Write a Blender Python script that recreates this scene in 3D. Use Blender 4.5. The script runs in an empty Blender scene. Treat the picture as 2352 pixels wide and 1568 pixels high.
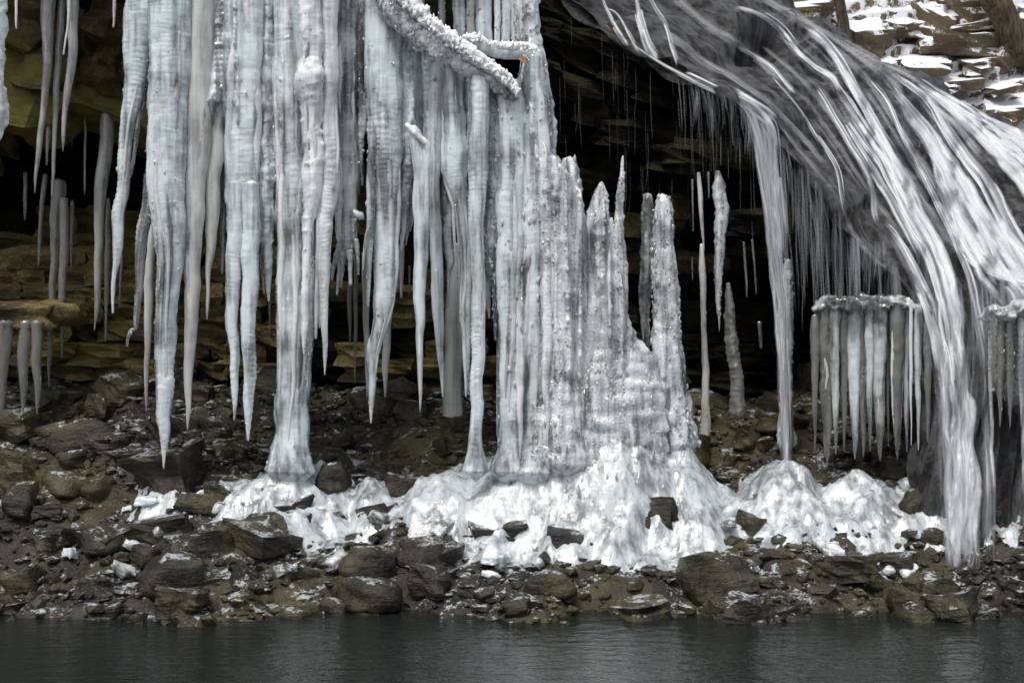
import bpy, bmesh, math, random
import numpy as np
from mathutils import Vector
R = math.radians
rnd = random.Random(7)
sc = bpy.context.scene
C = sc.collection

# ------------------------------------------------------------------ camera, sky, sun, exposure
FPX = 1400.0            # focal length in pixels of a 1024 wide frame
CAMZ = 2.0
cam_d = bpy.data.cameras.new('camera'); cam = bpy.data.objects.new('camera', cam_d); C.objects.link(cam)
cam_d.sensor_width = 36.0; cam_d.lens = 36.0 * FPX / 1024.0
cam_d.clip_start = 0.1; cam_d.clip_end = 2000
cam.location = (0, 0, CAMZ); cam.rotation_euler = (R(90), 0, 0)
sc.camera = cam
SUN_EL, SUN_AZ = R(62), R(205)      # azimuth measured clockwise from +Y: behind the camera, a little to the left
w = bpy.data.worlds.new('World'); sc.world = w; w.use_nodes = True
nt = w.node_tree; nt.nodes.clear()
out = nt.nodes.new('ShaderNodeOutputWorld'); bg = nt.nodes.new('ShaderNodeBackground')
sky = nt.nodes.new('ShaderNodeTexSky'); sky.sky_type = 'NISHITA'; sky.sun_disc = False
sky.sun_elevation = SUN_EL; sky.sun_rotation = SUN_AZ
sky.air_density = 1.0; sky.dust_density = 4.0; sky.ozone_density = 1.0
hs = nt.nodes.new('ShaderNodeHueSaturation'); hs.inputs['Saturation'].default_value = 0.50   # overcast: grey sky
nt.links.new(sky.outputs[0], hs.inputs['Color']); nt.links.new(hs.outputs[0], bg.inputs[0])
bg.inputs[1].default_value = 0.15
nt.links.new(bg.outputs[0], out.inputs[0])
sd = bpy.data.lights.new('sun', 'SUN'); sun = bpy.data.objects.new('sun', sd); C.objects.link(sun)
sd.energy = 1.5; sd.angle = R(10); sd.color = (1.0, 0.97, 0.94)
dirv = Vector((math.sin(SUN_AZ) * math.cos(SUN_EL), math.cos(SUN_AZ) * math.cos(SUN_EL), math.sin(SUN_EL)))
sun.rotation_euler = dirv.to_track_quat('Z', 'Y').to_euler()
sc.view_settings.view_transform = 'Standard'; sc.view_settings.look = 'None'
sc.view_settings.exposure = 0.12; sc.view_settings.gamma = 1.0
sc.view_settings.use_curve_mapping = False
cy = sc.cycles
cy.use_denoising = True
cy.max_bounces = 10; cy.transmission_bounces = 8; cy.diffuse_bounces = 4; cy.glossy_bounces = 4
cy.transparent_max_bounces = 40
cy.caustics_reflective = False; cy.caustics_refractive = False
cy.sample_clamp_indirect = 4.0

# ------------------------------------------------------------------ helpers
S = 1024.0 / 2352.0     # distances below are read on a 2352 wide overview of the photograph


def P(ox, oy, d):
    """a point d metres in front of the camera plane that is seen at overview position ox, oy"""
    return np.array(((ox * S - 512.0) / FPX * d, d, CAMZ + (341.0 - oy * S) / FPX * d))


def Pv(ox, oy, d):
    ox, oy, d = np.broadcast_arrays(np.asarray(ox, float), np.asarray(oy, float), np.asarray(d, float))
    return np.stack(((ox * S - 512.0) / FPX * d, d, CAMZ + (341.0 - oy * S) / FPX * d), -1)


def _hash(i, j, k, seed):
    n = (i.astype(np.int64) * 374761393 + j.astype(np.int64) * 668265263 + k.astype(np.int64) * 2147483647 + seed * 1274126177) & 0xFFFFFFFF
    n = ((n ^ (n >> 13)) * 1274126177) & 0xFFFFFFFF
    n = ((n ^ (n >> 16)) * 2246822519) & 0xFFFFFFFF
    return ((n ^ (n >> 15)) & 0xFFFFFF) / float(0xFFFFFF) * 2.0 - 1.0


def vnoise(p, seed=0):
    """smooth value noise, -1..1"""
    p = np.asarray(p, float); i = np.floor(p); f = p - i
    f = f * f * (3 - 2 * f); i = i.astype(np.int64)
    x, y, z = i[..., 0], i[..., 1], i[..., 2]
    fx, fy, fz = f[..., 0], f[..., 1], f[..., 2]
    r = 0
    for a in (0, 1):
        for b in (0, 1):
            for c in (0, 1):
                wgt = (fx if a else 1 - fx) * (fy if b else 1 - fy) * (fz if c else 1 - fz)
                r = r + wgt * _hash(x + a, y + b, z + c, seed)
    return r


def fbm(p, seed=0, octaves=4, gain=.5):
    a, s, r = 1.0, 0.0, 0
    p = np.asarray(p, float)
    for o in range(octaves):
        r = r + a * vnoise(p * (2 ** o) + o * 17.3, seed + o); s += a; a *= gain
    return r / s


def crom(pts, t):
    """Catmull-Rom through pts (n,k) at parameters t in 0..n-1"""
    pts = np.asarray(pts, float); n = len(pts)
    e = np.vstack((2 * pts[0] - pts[1], pts, 2 * pts[-1] - pts[-2]))
    i = np.clip(np.floor(t).astype(int), 0, n - 2); f = (t - i)[:, None]
    p0, p1, p2, p3 = e[i], e[i + 1], e[i + 2], e[i + 3]
    return 0.5 * (2 * p1 + (p2 - p0) * f + (2 * p0 - 5 * p1 + 4 * p2 - p3) * f ** 2 + (3 * p1 - p0 - 3 * p2 + p3) * f ** 3)


def mesh_np(name, v, faces, mat, loc=(0, 0, 0), parent=None, smooth=True):
    v = np.asarray(v, float) - np.asarray(loc, float)
    me = bpy.data.meshes.new(name)
    if isinstance(faces, np.ndarray):
        n, k = faces.shape
        me.vertices.add(len(v)); me.vertices.foreach_set('co', v.ravel())
        me.loops.add(n * k); me.loops.foreach_set('vertex_index', faces.ravel().astype(np.int32))
        me.polygons.add(n)
        me.polygons.foreach_set('loop_start', np.arange(0, n * k, k, dtype=np.int32))
        me.update(calc_edges=True)
        me.validate()
    else:
        me.from_pydata(v.tolist(), [], faces)
        me.update()
    me.polygons.foreach_set('use_smooth', np.full(len(me.polygons), smooth))
    me.materials.append(mat)
    return link(name, me, loc, parent)


def link(name, me, loc=(0, 0, 0), parent=None):
    o = bpy.data.objects.new(name, me); C.objects.link(o)
    if parent is not None:
        o.parent = parent
        o.location = Vector(loc) - world_loc(parent)
    else:
        o.location = loc
    return o


def world_loc(o):
    l = Vector(o.location)
    while o.parent is not None:
        o = o.parent; l = l + Vector(o.location)
    return l


def tag(o, label=None, cat=None, group=None, kind=None):
    if label: o['label'] = label
    if cat: o['category'] = cat
    if group: o['group'] = group
    if kind: o['kind'] = kind
    return o


def empty(name, loc=(0, 0, 0)):
    o = bpy.data.objects.new(name, None); C.objects.link(o); o.location = loc
    o.empty_display_size = .1
    return o


# ------------------------------------------------------------------ materials
class NB:
    """node builder"""
    def __init__(s, name):
        s.m = bpy.data.materials.new(name); s.m.use_nodes = True
        s.t = s.m.node_tree; s.t.nodes.clear()
        s.out = s.t.nodes.new('ShaderNodeOutputMaterial')
        s.pos = s.n('ShaderNodeNewGeometry')
        s.P = s.pos.outputs['Position']

    def n(s, typ, **kw):
        x = s.t.nodes.new(typ)
        for k, v in kw.items(): setattr(x, k, v)
        return x

    def l(s, a, b): s.t.links.new(a, b)

    def scaled(s, vec, sx, sy, sz):
        m = s.n('ShaderNodeVectorMath', operation='MULTIPLY'); s.l(vec, m.inputs[0]); m.inputs[1].default_value = (sx, sy, sz)
        return m.outputs[0]

    def noise(s, scale, detail=4, rough=.55, vec=None, dist=0.0):
        x = s.n('ShaderNodeTexNoise'); x.inputs['Scale'].default_value = scale; x.inputs['Detail'].default_value = detail
        x.inputs['Roughness'].default_value = rough; x.inputs['Distortion'].default_value = dist
        s.l(vec if vec is not None else s.P, x.inputs['Vector'])
        return x.outputs['Fac']

    def voro(s, scale, vec=None, feature='F1'):
        x = s.n('ShaderNodeTexVoronoi'); x.feature = feature; x.inputs['Scale'].default_value = scale
        s.l(vec if vec is not None else s.P, x.inputs['Vector'])
        return x.outputs['Distance']

    def ramp(s, fac, stops):
        x = s.n('ShaderNodeValToRGB'); s.l(fac, x.inputs[0])
        e = x.color_ramp.elements
        while len(e) < len(stops): e.new(0.5)
        for k, (p, c) in enumerate(stops):
            e[k].position = p; e[k].color = (c, c, c, 1) if not isinstance(c, tuple) else (*c, 1)
        return x.outputs[0]

    def mix(s, fac, a, b):
        x = s.n('ShaderNodeMix', data_type='RGBA')
        for k, v in ((0, fac), (6, a), (7, b)):
            if isinstance(v, tuple): x.inputs[k].default_value = (*v, 1)
            elif isinstance(v, float): x.inputs[k].default_value = v
            else: s.l(v, x.inputs[k])
        return x.outputs[2]

    def math(s, op, a, b=0.0, clamp=False):
        x = s.n('ShaderNodeMath', operation=op); x.use_clamp = clamp
        for k, v in ((0, a), (1, b)):
            if isinstance(v, (int, float)): x.inputs[k].default_value = v
            else: s.l(v, x.inputs[k])
        return x.outputs[0]

    def bump(s, h, strength, dist, prev=None):
        x = s.n('ShaderNodeBump'); x.inputs['Strength'].default_value = strength; x.inputs['Distance'].default_value = dist
        s.l(h, x.inputs['Height'])
        if prev is not None: s.l(prev, x.inputs['Normal'])
        return x.outputs[0]

    def bsdf(s, color, rough=.5, normal=None, spec=.5, trans=None, ior=1.45, sss=0.0, coat=0.0):
        b = s.n('ShaderNodeBsdfPrincipled')
        if sss:
            b.inputs['Subsurface Weight'].default_value = sss; b.inputs['Subsurface Radius'].default_value = (.9, 1.0, 1.05)
            b.inputs['Subsurface Scale'].default_value = .055
        for nm, v in (('Base Color', color), ('Roughness', rough), ('Specular IOR Level', spec), ('Transmission Weight', trans), ('IOR', ior)):
            if v is None: continue
            if isinstance(v, tuple): b.inputs[nm].default_value = (*v, 1)
            elif isinstance(v, (int, float)): b.inputs[nm].default_value = v
            else: s.l(v, b.inputs[nm])
        if normal is not None: s.l(normal, b.inputs['Normal'])
        if coat:
            b.inputs['Coat Weight'].default_value = coat; b.inputs['Coat IOR'].default_value = 1.75; b.inputs['Coat Roughness'].default_value = .04
            s.l(normal, b.inputs['Coat Normal'])
        return b.outputs[0]

    def done(s, sh):
        s.l(sh, s.out.inputs[0]); return s.m


def ice_material(name, base, tint, t_lo, t_hi, rough, bump=1.0, crystals=0.0, sss=.6, cut=(.46, .60)):
    """milky ice with clear patches: the clear parts let the dark hollow show through"""
    b = NB(name)
    big = b.noise(2.2, 4, .6)
    flute = b.noise(1.0, 4, .6, b.scaled(b.P, 15, 15, 1.1))
    rings = b.noise(1.0, 3, .6, b.scaled(b.P, 6, 6, 40), .4)
    fine = b.noise(1.0, 4, .65, b.scaled(b.P, 55, 55, 34))
    mask = b.math('ADD', b.math('MULTIPLY', big, .46), b.math('ADD', b.math('MULTIPLY', flute, .50), b.math('MULTIPLY', rings, .04)))
    cl = b.ramp(mask, [(cut[0], 0.0), (cut[1], 1.0)])
    col = b.mix(cl, base, tint)
    tr = b.math('ADD', b.math('MULTIPLY', cl, t_hi - t_lo), t_lo)
    n1 = b.bump(rings, .13 * bump, .03)
    n2 = b.bump(flute, .35 * bump, .04, n1)
    n3 = b.bump(fine, .22 * bump, .008, n2)
    if crystals:
        v = b.voro(62, b.P); n3 = b.bump(v, crystals, .02, n3)
    ro = b.math('ADD', b.math('MULTIPLY', flute, .12), rough)
    return b.done(b.bsdf(col, ro, n3, .75, tr, 1.31, sss, .8))


M = {}
M['milky'] = ice_material('milky_ice', (.78, .86, .885), (.80, .88, .90), .06, .80, .02, 1.0, 0, .6, (.455, .60))
M['white'] = ice_material('white_ice', (.90, .94, .96), (.86, .91, .94), .0, .45, .04)
M['grey'] = ice_material('grey_smooth_ice', (.70, .71, .69), (.66, .67, .64), .10, .50, .02, .5)
M['clear'] = ice_material('clear_ice', (.82, .87, .87), (.93, .96, .96), .32, .94, .0, 1.2, 0, .3, (.42, .54))
M['dim'] = ice_material('shaded_glassy_ice', (.36, .36, .33), (.62, .62, .56), .55, .92, .03, .7, 0, .2)  # darker copy of the ice, shade behind the curtain put into its colour
M['bead'] = ice_material('crystal_ice', (.84, .88, .90), (.86, .93, .95), .06, .85, .0, 1.0, .30, .6, (.47, .61))
M['smoke'] = ice_material('smoky_clear_ice', (.56, .57, .55), (.72, .73, .69), .30, .88, .02, .7, 0, .3, (.44, .58))
M['glint'] = ice_material('frozen_drop_ice', (.92, .95, .97), (.95, .97, .98), .35, .95, .0, .5, 0, .3)


def snow_material():
    b = NB('snow')
    n = b.noise(60, 5, .7); n0 = b.noise(9, 4, .6)
    nn = b.bump(n, .5, .012, b.bump(n0, .6, .05))
    col = b.mix(b.ramp(n0, [(.35, 0.0), (.65, 1.0)]), (.90, .92, .94), (.95, .96, .97))
    return b.done(b.bsdf(col, .55, nn, .3))


M['snow'] = snow_material()


def rock_material(name, cols, moss=0.0, rough=.45, snow=0.0, ice=0.0, scale=1.0, mossc=(.17, .155, .035)):
    b = NB(name)
    strat = b.noise(1.0, 5, .62, b.scaled(b.P, 1.6 * scale, 1.6 * scale, 9.0 * scale), .3)
    med = b.noise(3.4 * scale, 6, .65); fine = b.noise(34 * scale, 5, .7); big = b.noise(.8 * scale, 3, .5)
    c = b.mix(b.ramp(strat, [(.36, 0.0), (.64, 1.0)]), cols[0], cols[1])
    c = b.mix(b.ramp(med, [(.45, 0.0), (.68, 1.0)]), c, cols[2])
    c = b.mix(b.ramp(fine, [(.38, .75), (.6, 0.0)]), c, cols[0])
    if moss:
        mm = b.math('MULTIPLY', b.ramp(b.math('ADD', b.math('MULTIPLY', big, .55), b.math('MULTIPLY', med, .45)), [(.46, 0.0), (.58, 1.0)]), moss)
        c = b.mix(mm, c, mossc)
    n = b.bump(strat, .6, .08); n = b.bump(med, .7, .07, n); n = b.bump(fine, .7, .016, n)
    ro = b.math('ADD', b.math('MULTIPLY', med, .4), rough - .2)
    sh = b.bsdf(c, ro, n, .12 if name == 'shaded_wet_rock' else .35)
    if snow or ice:
        sep = b.n('ShaderNodeSeparateXYZ'); b.l(b.pos.outputs['Normal'], sep.inputs[0])
        nm = b.noise(6 * scale, 6, .75); nm2 = b.noise(34 * scale, 5, .8)
        br = b.math('ADD', b.math('MULTIPLY', nm, .6), b.math('MULTIPLY', nm2, .4))
        k = snow or ice
        fac = b.ramp(b.math('MULTIPLY', b.math('ADD', b.math('MULTIPLY', sep.outputs[2], .62), b.math('MULTIPLY', br, 2.0)), .5), [(k * .5 - .02, 0.0), (k * .5 + .02, 1.0)])
        if snow:
            s2 = b.bsdf((.88, .89, .92), .6, b.bump(nm2, .7, .03), .3)
        else:
            s2 = b.bsdf((.62, .67, .69), .12, b.bump(nm2, .8, .03), .5, .15, 1.31)
        mx = b.n('ShaderNodeMixShader'); b.l(fac, mx.inputs[0]); b.l(sh, mx.inputs[1]); b.l(s2, mx.inputs[2])
        sh = mx.outputs[0]
    return b.done(sh)


M['cave'] = rock_material('mossy_brown_rock', [(.03, .022, .012), (.18, .13, .068), (.32, .245, .125)], .85, .6)
M['ochre'] = rock_material('ochre_rock', [(.04, .028, .013), (.29, .21, .09), (.46, .36, .16)], .35, .6)
M['black'] = rock_material('shaded_wet_rock', [(.003, .0022, .0016), (.006, .0045, .003), (.018, .013, .009)], .1, .5)  # wet rock taken near black: the shade of the hollows is in its colour
M['hill'] = rock_material('snowy_hill_rock', [(.08, .06, .04), (.21, .165, .105), (.28, .23, .165)], .25, .7, snow=1.08, scale=.8, mossc=(.16, .12, .05))
M['slab'] = rock_material('snowy_slab_rock', [(.08, .06, .04), (.20, .155, .10), (.27, .215, .145)], .3, .7, snow=1.14, scale=.9, mossc=(.17, .12, .045))
M['talus'] = rock_material('icy_boulder_rock', [(.018, .015, .012), (.05, .042, .034), (.09, .078, .06)], .2, .35, ice=1.66)
M['ground'] = rock_material('icy_ground_rock', [(.014, .012, .010), (.045, .038, .03), (.085, .07, .055)], .2, .35, ice=1.68)


def bark_material():
    b = NB('bark')
    g = b.noise(1.0, 5, .65, b.scaled(b.P, 22, 22, 3.5)); f = b.noise(40, 4, .7)
    c = b.mix(b.ramp(g, [(.38, 0.0), (.62, 1.0)]), (.035, .026, .018), (.12, .095, .065))
    return b.done(b.bsdf(c, .85, b.bump(f, .5, .01, b.bump(g, .8, .04)), .25))


M['bark'] = bark_material()


def dome_material():
    """wet rock under a thin net of running water; UV.x runs across the flow, UV.y along it (metres)"""
    b = NB('wet_rock_under_running_water')
    uv = b.n('ShaderNodeUVMap'); uv.uv_map = 'flow'; U = uv.outputs[0]
    st = b.noise(1.0, 6, .65, b.scaled(U, 10.0, 2.4, 1), .7)
    n2 = b.noise(1.0, 7, .66, b.scaled(U, 6, 2.6, 1))
    gr = b.noise(15, 7, .75)
    pits = b.voro(1.0, b.scaled(U, 8, 5.5, 1))
    pit2 = b.voro(9, b.P)
    band = b.noise(1.0, 4, .55, b.scaled(U, 2.4, .32, 1))
    m = b.math('ADD', b.math('MULTIPLY', n2, .36), b.math('ADD', b.math('MULTIPLY', gr, .26), b.math('MULTIPLY', band, .38)))
    m = b.math('ADD', m, b.math('MULTIPLY', b.math('SUBTRACT', pits, .42), .22))
    film = b.ramp(m, [(.47, 0.0), (.50, .25), (.58, .7), (.68, 1.0)])
    rock = b.mix(gr, (.003, .0026, .0022), (.030, .026, .021))
    col = b.mix(film, rock, (.12, .125, .13))
    n = b.bump(pits, .2, .06); n = b.bump(pit2, .5, .07, n); n = b.bump(gr, .9, .04, n)
    return b.done(b.bsdf(col, b.math('ADD', b.math('MULTIPLY', gr, .3), .25), n, .35))


M['dome'] = dome_material()


def strand_material(name, alpha, col=(.86, .89, .92)):
    b = NB(name)
    d = b.n('ShaderNodeBsdfDiffuse'); d.inputs[0].default_value = (*col, 1)
    tl = b.n('ShaderNodeBsdfTranslucent'); tl.inputs[0].default_value = (*col, 1)
    m0 = b.n('ShaderNodeMixShader'); m0.inputs[0].default_value = .35; b.l(d.outputs[0], m0.inputs[1]); b.l(tl.outputs[0], m0.inputs[2])
    gl = b.n('ShaderNodeBsdfGlossy'); gl.inputs['Roughness'].default_value = .3
    m1 = b.n('ShaderNodeMixShader'); m1.inputs[0].default_value = .06; b.l(m0.outputs[0], m1.inputs[1]); b.l(gl.outputs[0], m1.inputs[2])
    tp = b.n('ShaderNodeBsdfTransparent')
    at = b.n('ShaderNodeAttribute'); at.attribute_name = 'body'
    fac = b.math('MULTIPLY', at.outputs['Fac'], alpha)
    m2 = b.n('ShaderNodeMixShader'); b.l(fac, m2.inputs[0]); b.l(tp.outputs[0], m2.inputs[1]); b.l(m1.outputs[0], m2.inputs[2])
    return b.done(m2.outputs[0])


M['water_thick'] = strand_material('white_water', .30)
M['water_thin'] = strand_material('thin_white_water', .085)


def silk_material(name, lo, hi, amax, col=(.93, .95, .97), fine=0):
    """a sheet of fast water: long streaks along the flow; UV.x across in metres, UV.y along"""
    b = NB(name)
    uv = b.n('ShaderNodeUVMap'); uv.uv_map = 'flow'; U = uv.outputs[0]
    s1 = b.noise(1.0, 5, .6, b.scaled(U, 26, .30, 1), .05); s2 = b.noise(1.0, 4, .6, b.scaled(U, 70, .7, 1)); s3 = b.noise(1.0, 3, .5, b.scaled(U, 7, .6, 1), .3)
    m = b.math('ADD', b.math('MULTIPLY', s1, .56 if fine else .46), b.math('ADD', b.math('MULTIPLY', s2, .30 if fine else .18), b.math('MULTIPLY', s3, .14 if fine else .36)))
    at = b.n('ShaderNodeAttribute'); at.attribute_name = 'body'
    m = b.math('ADD', m, b.math('MULTIPLY', b.math('SUBTRACT', at.outputs['Fac'], .75), .42))
    al = b.math('MULTIPLY', b.ramp(m, [(lo, 0.0), (hi, 1.0)]), amax)
    n = b.bump(s1, .25, .03)
    d = b.n('ShaderNodeBsdfDiffuse'); d.inputs[0].default_value = (*col, 1); b.l(n, d.inputs['Normal'])
    tl = b.n('ShaderNodeBsdfTranslucent'); tl.inputs[0].default_value = (*col, 1)
    m0 = b.n('ShaderNodeMixShader'); m0.inputs[0].default_value = .3; b.l(d.outputs[0], m0.inputs[1]); b.l(tl.outputs[0], m0.inputs[2])
    gl = b.n('ShaderNodeBsdfGlossy'); gl.inputs['Roughness'].default_value = .3; b.l(n, gl.inputs['Normal'])
    m1 = b.n('ShaderNodeMixShader'); m1.inputs[0].default_value = .06; b.l(m0.outputs[0], m1.inputs[1]); b.l(gl.outputs[0], m1.inputs[2])
    tp = b.n('ShaderNodeBsdfTransparent')
    m2 = b.n('ShaderNodeMixShader'); b.l(al, m2.inputs[0]); b.l(tp.outputs[0], m2.inputs[1]); b.l(m1.outputs[0], m2.inputs[2])
    return b.done(m2.outputs[0])


M['silk'] = silk_material('silky_water', .31, .64, .95)
M['veil'] = silk_material('veil_of_water', .41, .74, .40, fine=1)


def pool_material():
    b = NB('pool_water')
    n = b.noise(1.0, 4, .55, b.scaled(b.P, 5, 9, 5)); n2 = b.noise(1.0, 3, .5, b.scaled(b.P, 22, 34, 9))
    nn = b.bump(n2, .2, .012, b.bump(n, .35, .05))
    return b.done(b.bsdf((.012, .016, .014), .06, nn, .5))


M['pool'] = pool_material()
M['heap'] = ice_material('lumpy_splash_ice', (.62, .67, .69), (.50, .54, .55), .05, .6, .03, 1.3)
bl = NB('dead_leaf'); M['leaf'] = bl.done(bl.bsdf((.36, .17, .08), .7))

# ------------------------------------------------------------------ stone pieces (a few shared meshes)


def stone_mesh(name, seed, sub, amp, boxy):
    bm = bmesh.new(); bmesh.ops.create_cube(bm, size=1.0)
    bmesh.ops.subdivide_edges(bm, edges=bm.edges[:], cuts=sub, use_grid_fill=True)
    v = np.array([x.co[:] for x in bm.verts])
    ball = v / np.linalg.norm(v, axis=1)[:, None] * .56
    v2 = v * boxy + ball * (1 - boxy)
    v2 = v2 + v2 * (amp * fbm(v * 2.1 + seed * 9.1, seed, 3))[:, None]
    v2[:, 2] += .10 * amp * 3 * vnoise(v * np.array((1.2, 1.2, 4)) + seed, seed)
    for x, c in zip(bm.verts, v2): x.co = c
    me = bpy.data.meshes.new(name); bm.to_mesh(me); bm.free()
    return me


STONES = {}


def stone(name, kind, mat, loc, size, rot, parent, which=None):
    which = rnd.randrange(5) if which is None else which
    key = (kind, which, mat)
    if key not in STONES:
        me = stone_mesh(name, which + (0 if kind == 'slab' else 20), 4, .50 if kind == 'slab' else .5, .74 if kind == 'slab' else .38)
        me.polygons.foreach_set('use_smooth', np.full(len(me.polygons), kind != 'slab'))
        me.materials.append(M[mat]); STONES[key] = me
    o = link(name, STONES[key], loc, parent)
    o.scale = size; o.rotation_euler = rot
    return o


# ------------------------------------------------------------------ THE SETTING: ground, pool, walls

def smooth(a, b, x):
    t = np.clip((x - a) / (b - a), 0, 1); return t * t * (3 - 2 * t)


GY = np.array([-400, -30, -12, -4, 4, 9.0, 10.3, 11.0, 12.0, 13.5, 15.0, 18, 400])
GZ = np.array([2.2, 1.2, .5, -.7, -.7, -.45, .0, .26, .80, 1.35, 1.72, 1.9, 2.2])


def ground_z(x, y):
    x = np.asarray(x, float); y = np.asarray(y, float)
    z = np.interp(y, GY, GZ)
    q = np.stack((x * 1.3, y * 1.3, x * 0), -1)
    return z + .22 * fbm(q, 3, 4) + .09 * fbm(q * 5, 5, 4)


def grid(xs, ys, zf):
    X, Y = np.meshgrid(xs, ys); Z = zf(X, Y)
    v = np.stack((X, Y, Z), -1).reshape(-1, 3); nx, ny = len(xs), len(ys)
    i = np.arange(nx * ny).reshape(ny, nx)
    f = np.stack((i[:-1, :-1], i[:-1, 1:], i[1:, 1:], i[1:, :-1]), -1).reshape(-1, 4)
    return v, f


xs = np.concatenate((np.linspace(-400, -9, 14)[:-1], np.linspace(-9, 9, 260), np.linspace(9, 400, 14)[1:]))
ys = np.concatenate((np.linspace(-400, 8.5, 22)[:-1], np.linspace(8.5, 17, 150), np.linspace(17, 400, 16)[1:]))
v, f = grid(xs, ys, ground_z)
ground = tag(mesh_np('ground', v, f, M['ground']), kind='structure')
v, f = grid(np.linspace(-40, 40, 5), np.linspace(-10, 11.2, 5), lambda x, y: x * 0 + 0.0)
pool = tag(mesh_np('pool_water', v, f, M['pool']), kind='structure')

for k in range(270):
    y = rnd.uniform(9.9, 14.4); x = rnd.uniform(-.40, .40) * y
    s = rnd.choice((.08, .12, .16, .22, .3)) * rnd.uniform(.8, 1.3)
    z = float(ground_z(x, y))
    stone('stone', 'slab' if rnd.random() < .55 else 'boulder', 'talus', (x, y, z + s * .12), (s * rnd.uniform(.9, 1.7), s * rnd.uniform(.8, 1.3), s * rnd.uniform(.6, .95)),
          (rnd.uniform(-.3, .3), rnd.uniform(-.3, .3), rnd.uniform(0, 6.28)), ground)

bmi = bmesh.new(); bmesh.ops.create_icosphere(bmi, subdivisions=1, radius=1.0)
ICO_V = np.array([x.co[:] for x in bmi.verts]); ICO_F = np.array([[y.index for y in x.verts] for x in bmi.faces]); bmi.free()
gr_ = np.random.RandomState(3); vs, fs = [], []
for q in range(5200):
    y = gr_.uniform(9.9, 14.6); x = gr_.uniform(-.40, .40) * y; s_ = .018 + .05 * gr_.rand() ** 2.5
    a_ = gr_.uniform(0, 6.28); sh = ICO_V * (1 + .35 * gr_.uniform(-1, 1, (len(ICO_V), 1))) * s_ * np.array((gr_.uniform(.8, 1.7), 1, gr_.uniform(.4, .9)))
    sh = np.stack((sh[:, 0] * math.cos(a_) - sh[:, 1] * math.sin(a_), sh[:, 0] * math.sin(a_) + sh[:, 1] * math.cos(a_), sh[:, 2]), -1)
    vs.append(sh + np.array((x, y, float(ground_z(x, y)) + s_ * .2))); fs.append(ICO_F + q * len(ICO_V))
gravel = mesh_np('gravel', np.concatenate(vs), np.concatenate(fs), M['talus'], smooth=False)
tag(gravel, 'loose wet stones and gravel under the icicles', 'gravel', kind='stuff')

# cave wall on the left: a dark rough back sheet and rows of slabs with open joints in front of it


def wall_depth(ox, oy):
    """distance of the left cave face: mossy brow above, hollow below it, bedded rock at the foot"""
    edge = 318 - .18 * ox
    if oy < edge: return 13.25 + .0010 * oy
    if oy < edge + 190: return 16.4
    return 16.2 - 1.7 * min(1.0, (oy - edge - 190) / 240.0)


def sheet(name, x0, x1, y0, y1, nx, ny, df, mat, amp=.16, seed=1, sc_=1.5):
    X, Y = np.meshgrid(np.linspace(x0, x1, nx), np.linspace(y0, y1, ny))
    D = np.vectorize(df)(X, Y)
    v = Pv(X, Y, D)
    v[..., 1] += amp * fbm(v * np.array((sc_, sc_, sc_ * 2.4)), seed, 4)
    i = np.arange(nx * ny).reshape(ny, nx)
    f = np.stack((i[:-1, :-1], i[1:, :-1], i[1:, 1:], i[:-1, 1:]), -1).reshape(-1, 4)
    return mesh_np(name, v.reshape(-1, 3), f, mat)


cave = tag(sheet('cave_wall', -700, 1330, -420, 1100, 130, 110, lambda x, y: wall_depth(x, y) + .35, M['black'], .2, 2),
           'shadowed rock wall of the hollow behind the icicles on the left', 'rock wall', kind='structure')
oy = -50.0
while oy < 860:
    h = rnd.uniform(60, 110) if oy < 240 else rnd.uniform(20, 58)
    ox = -120 + rnd.uniform(-80, 0)
    while ox < 1180:
        wd = rnd.uniform(70, 210) if oy < 240 else rnd.uniform(50, 170)
        d = wall_depth(ox + wd / 2, oy + h / 2)
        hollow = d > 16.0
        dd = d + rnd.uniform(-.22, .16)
        mat = 'black' if hollow else ('cave' if oy < 330 else ('ochre' if rnd.random() < (.6 if oy > 600 else .3) else 'cave'))  # slabs set back in the hollow get the rock with shade painted in
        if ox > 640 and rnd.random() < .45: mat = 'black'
        if ox + wd > 1215: break
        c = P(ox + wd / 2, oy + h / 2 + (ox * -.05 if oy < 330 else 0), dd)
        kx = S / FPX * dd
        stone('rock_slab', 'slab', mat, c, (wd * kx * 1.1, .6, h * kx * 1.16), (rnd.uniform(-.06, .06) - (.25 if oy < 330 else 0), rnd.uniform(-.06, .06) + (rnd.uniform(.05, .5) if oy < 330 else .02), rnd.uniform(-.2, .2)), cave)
        ox += wd * rnd.uniform(.96, 1.03)
    oy += h

# wall under the lip of the falls, on the right


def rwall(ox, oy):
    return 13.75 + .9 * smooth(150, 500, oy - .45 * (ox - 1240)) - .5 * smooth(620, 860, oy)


LIPX = [1150, 1250, 1330, 1420, 1500, 1580, 1680, 1770, 1850, 1915, 1950, 2025, 2100, 2140]
LIPY = [-160, -60, 40, 100, 150, 190, 240, 310, 400, 485, 565, 640, 715, 790]
nx, ny = 130, 110
X, Y = np.meshgrid(np.linspace(1150, 2138, nx), np.linspace(0, 1, ny))
Y0 = np.interp(X, LIPX, LIPY) - 14; Y = Y0 + (1120 - Y0) * Y
v = Pv(X, Y, rwall(X, Y) + .3); v[..., 1] += .2 * fbm(v * np.array((1.5, 1.5, 3.6)), 12, 4)
i = np.arange(nx * ny).reshape(ny, nx)
f = np.stack((i[:-1, :-1], i[1:, :-1], i[1:, 1:], i[:-1, 1:]), -1).reshape(-1, 4)
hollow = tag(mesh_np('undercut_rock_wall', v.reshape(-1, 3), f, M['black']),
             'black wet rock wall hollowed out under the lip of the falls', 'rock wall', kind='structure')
oy = -120.0
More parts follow.
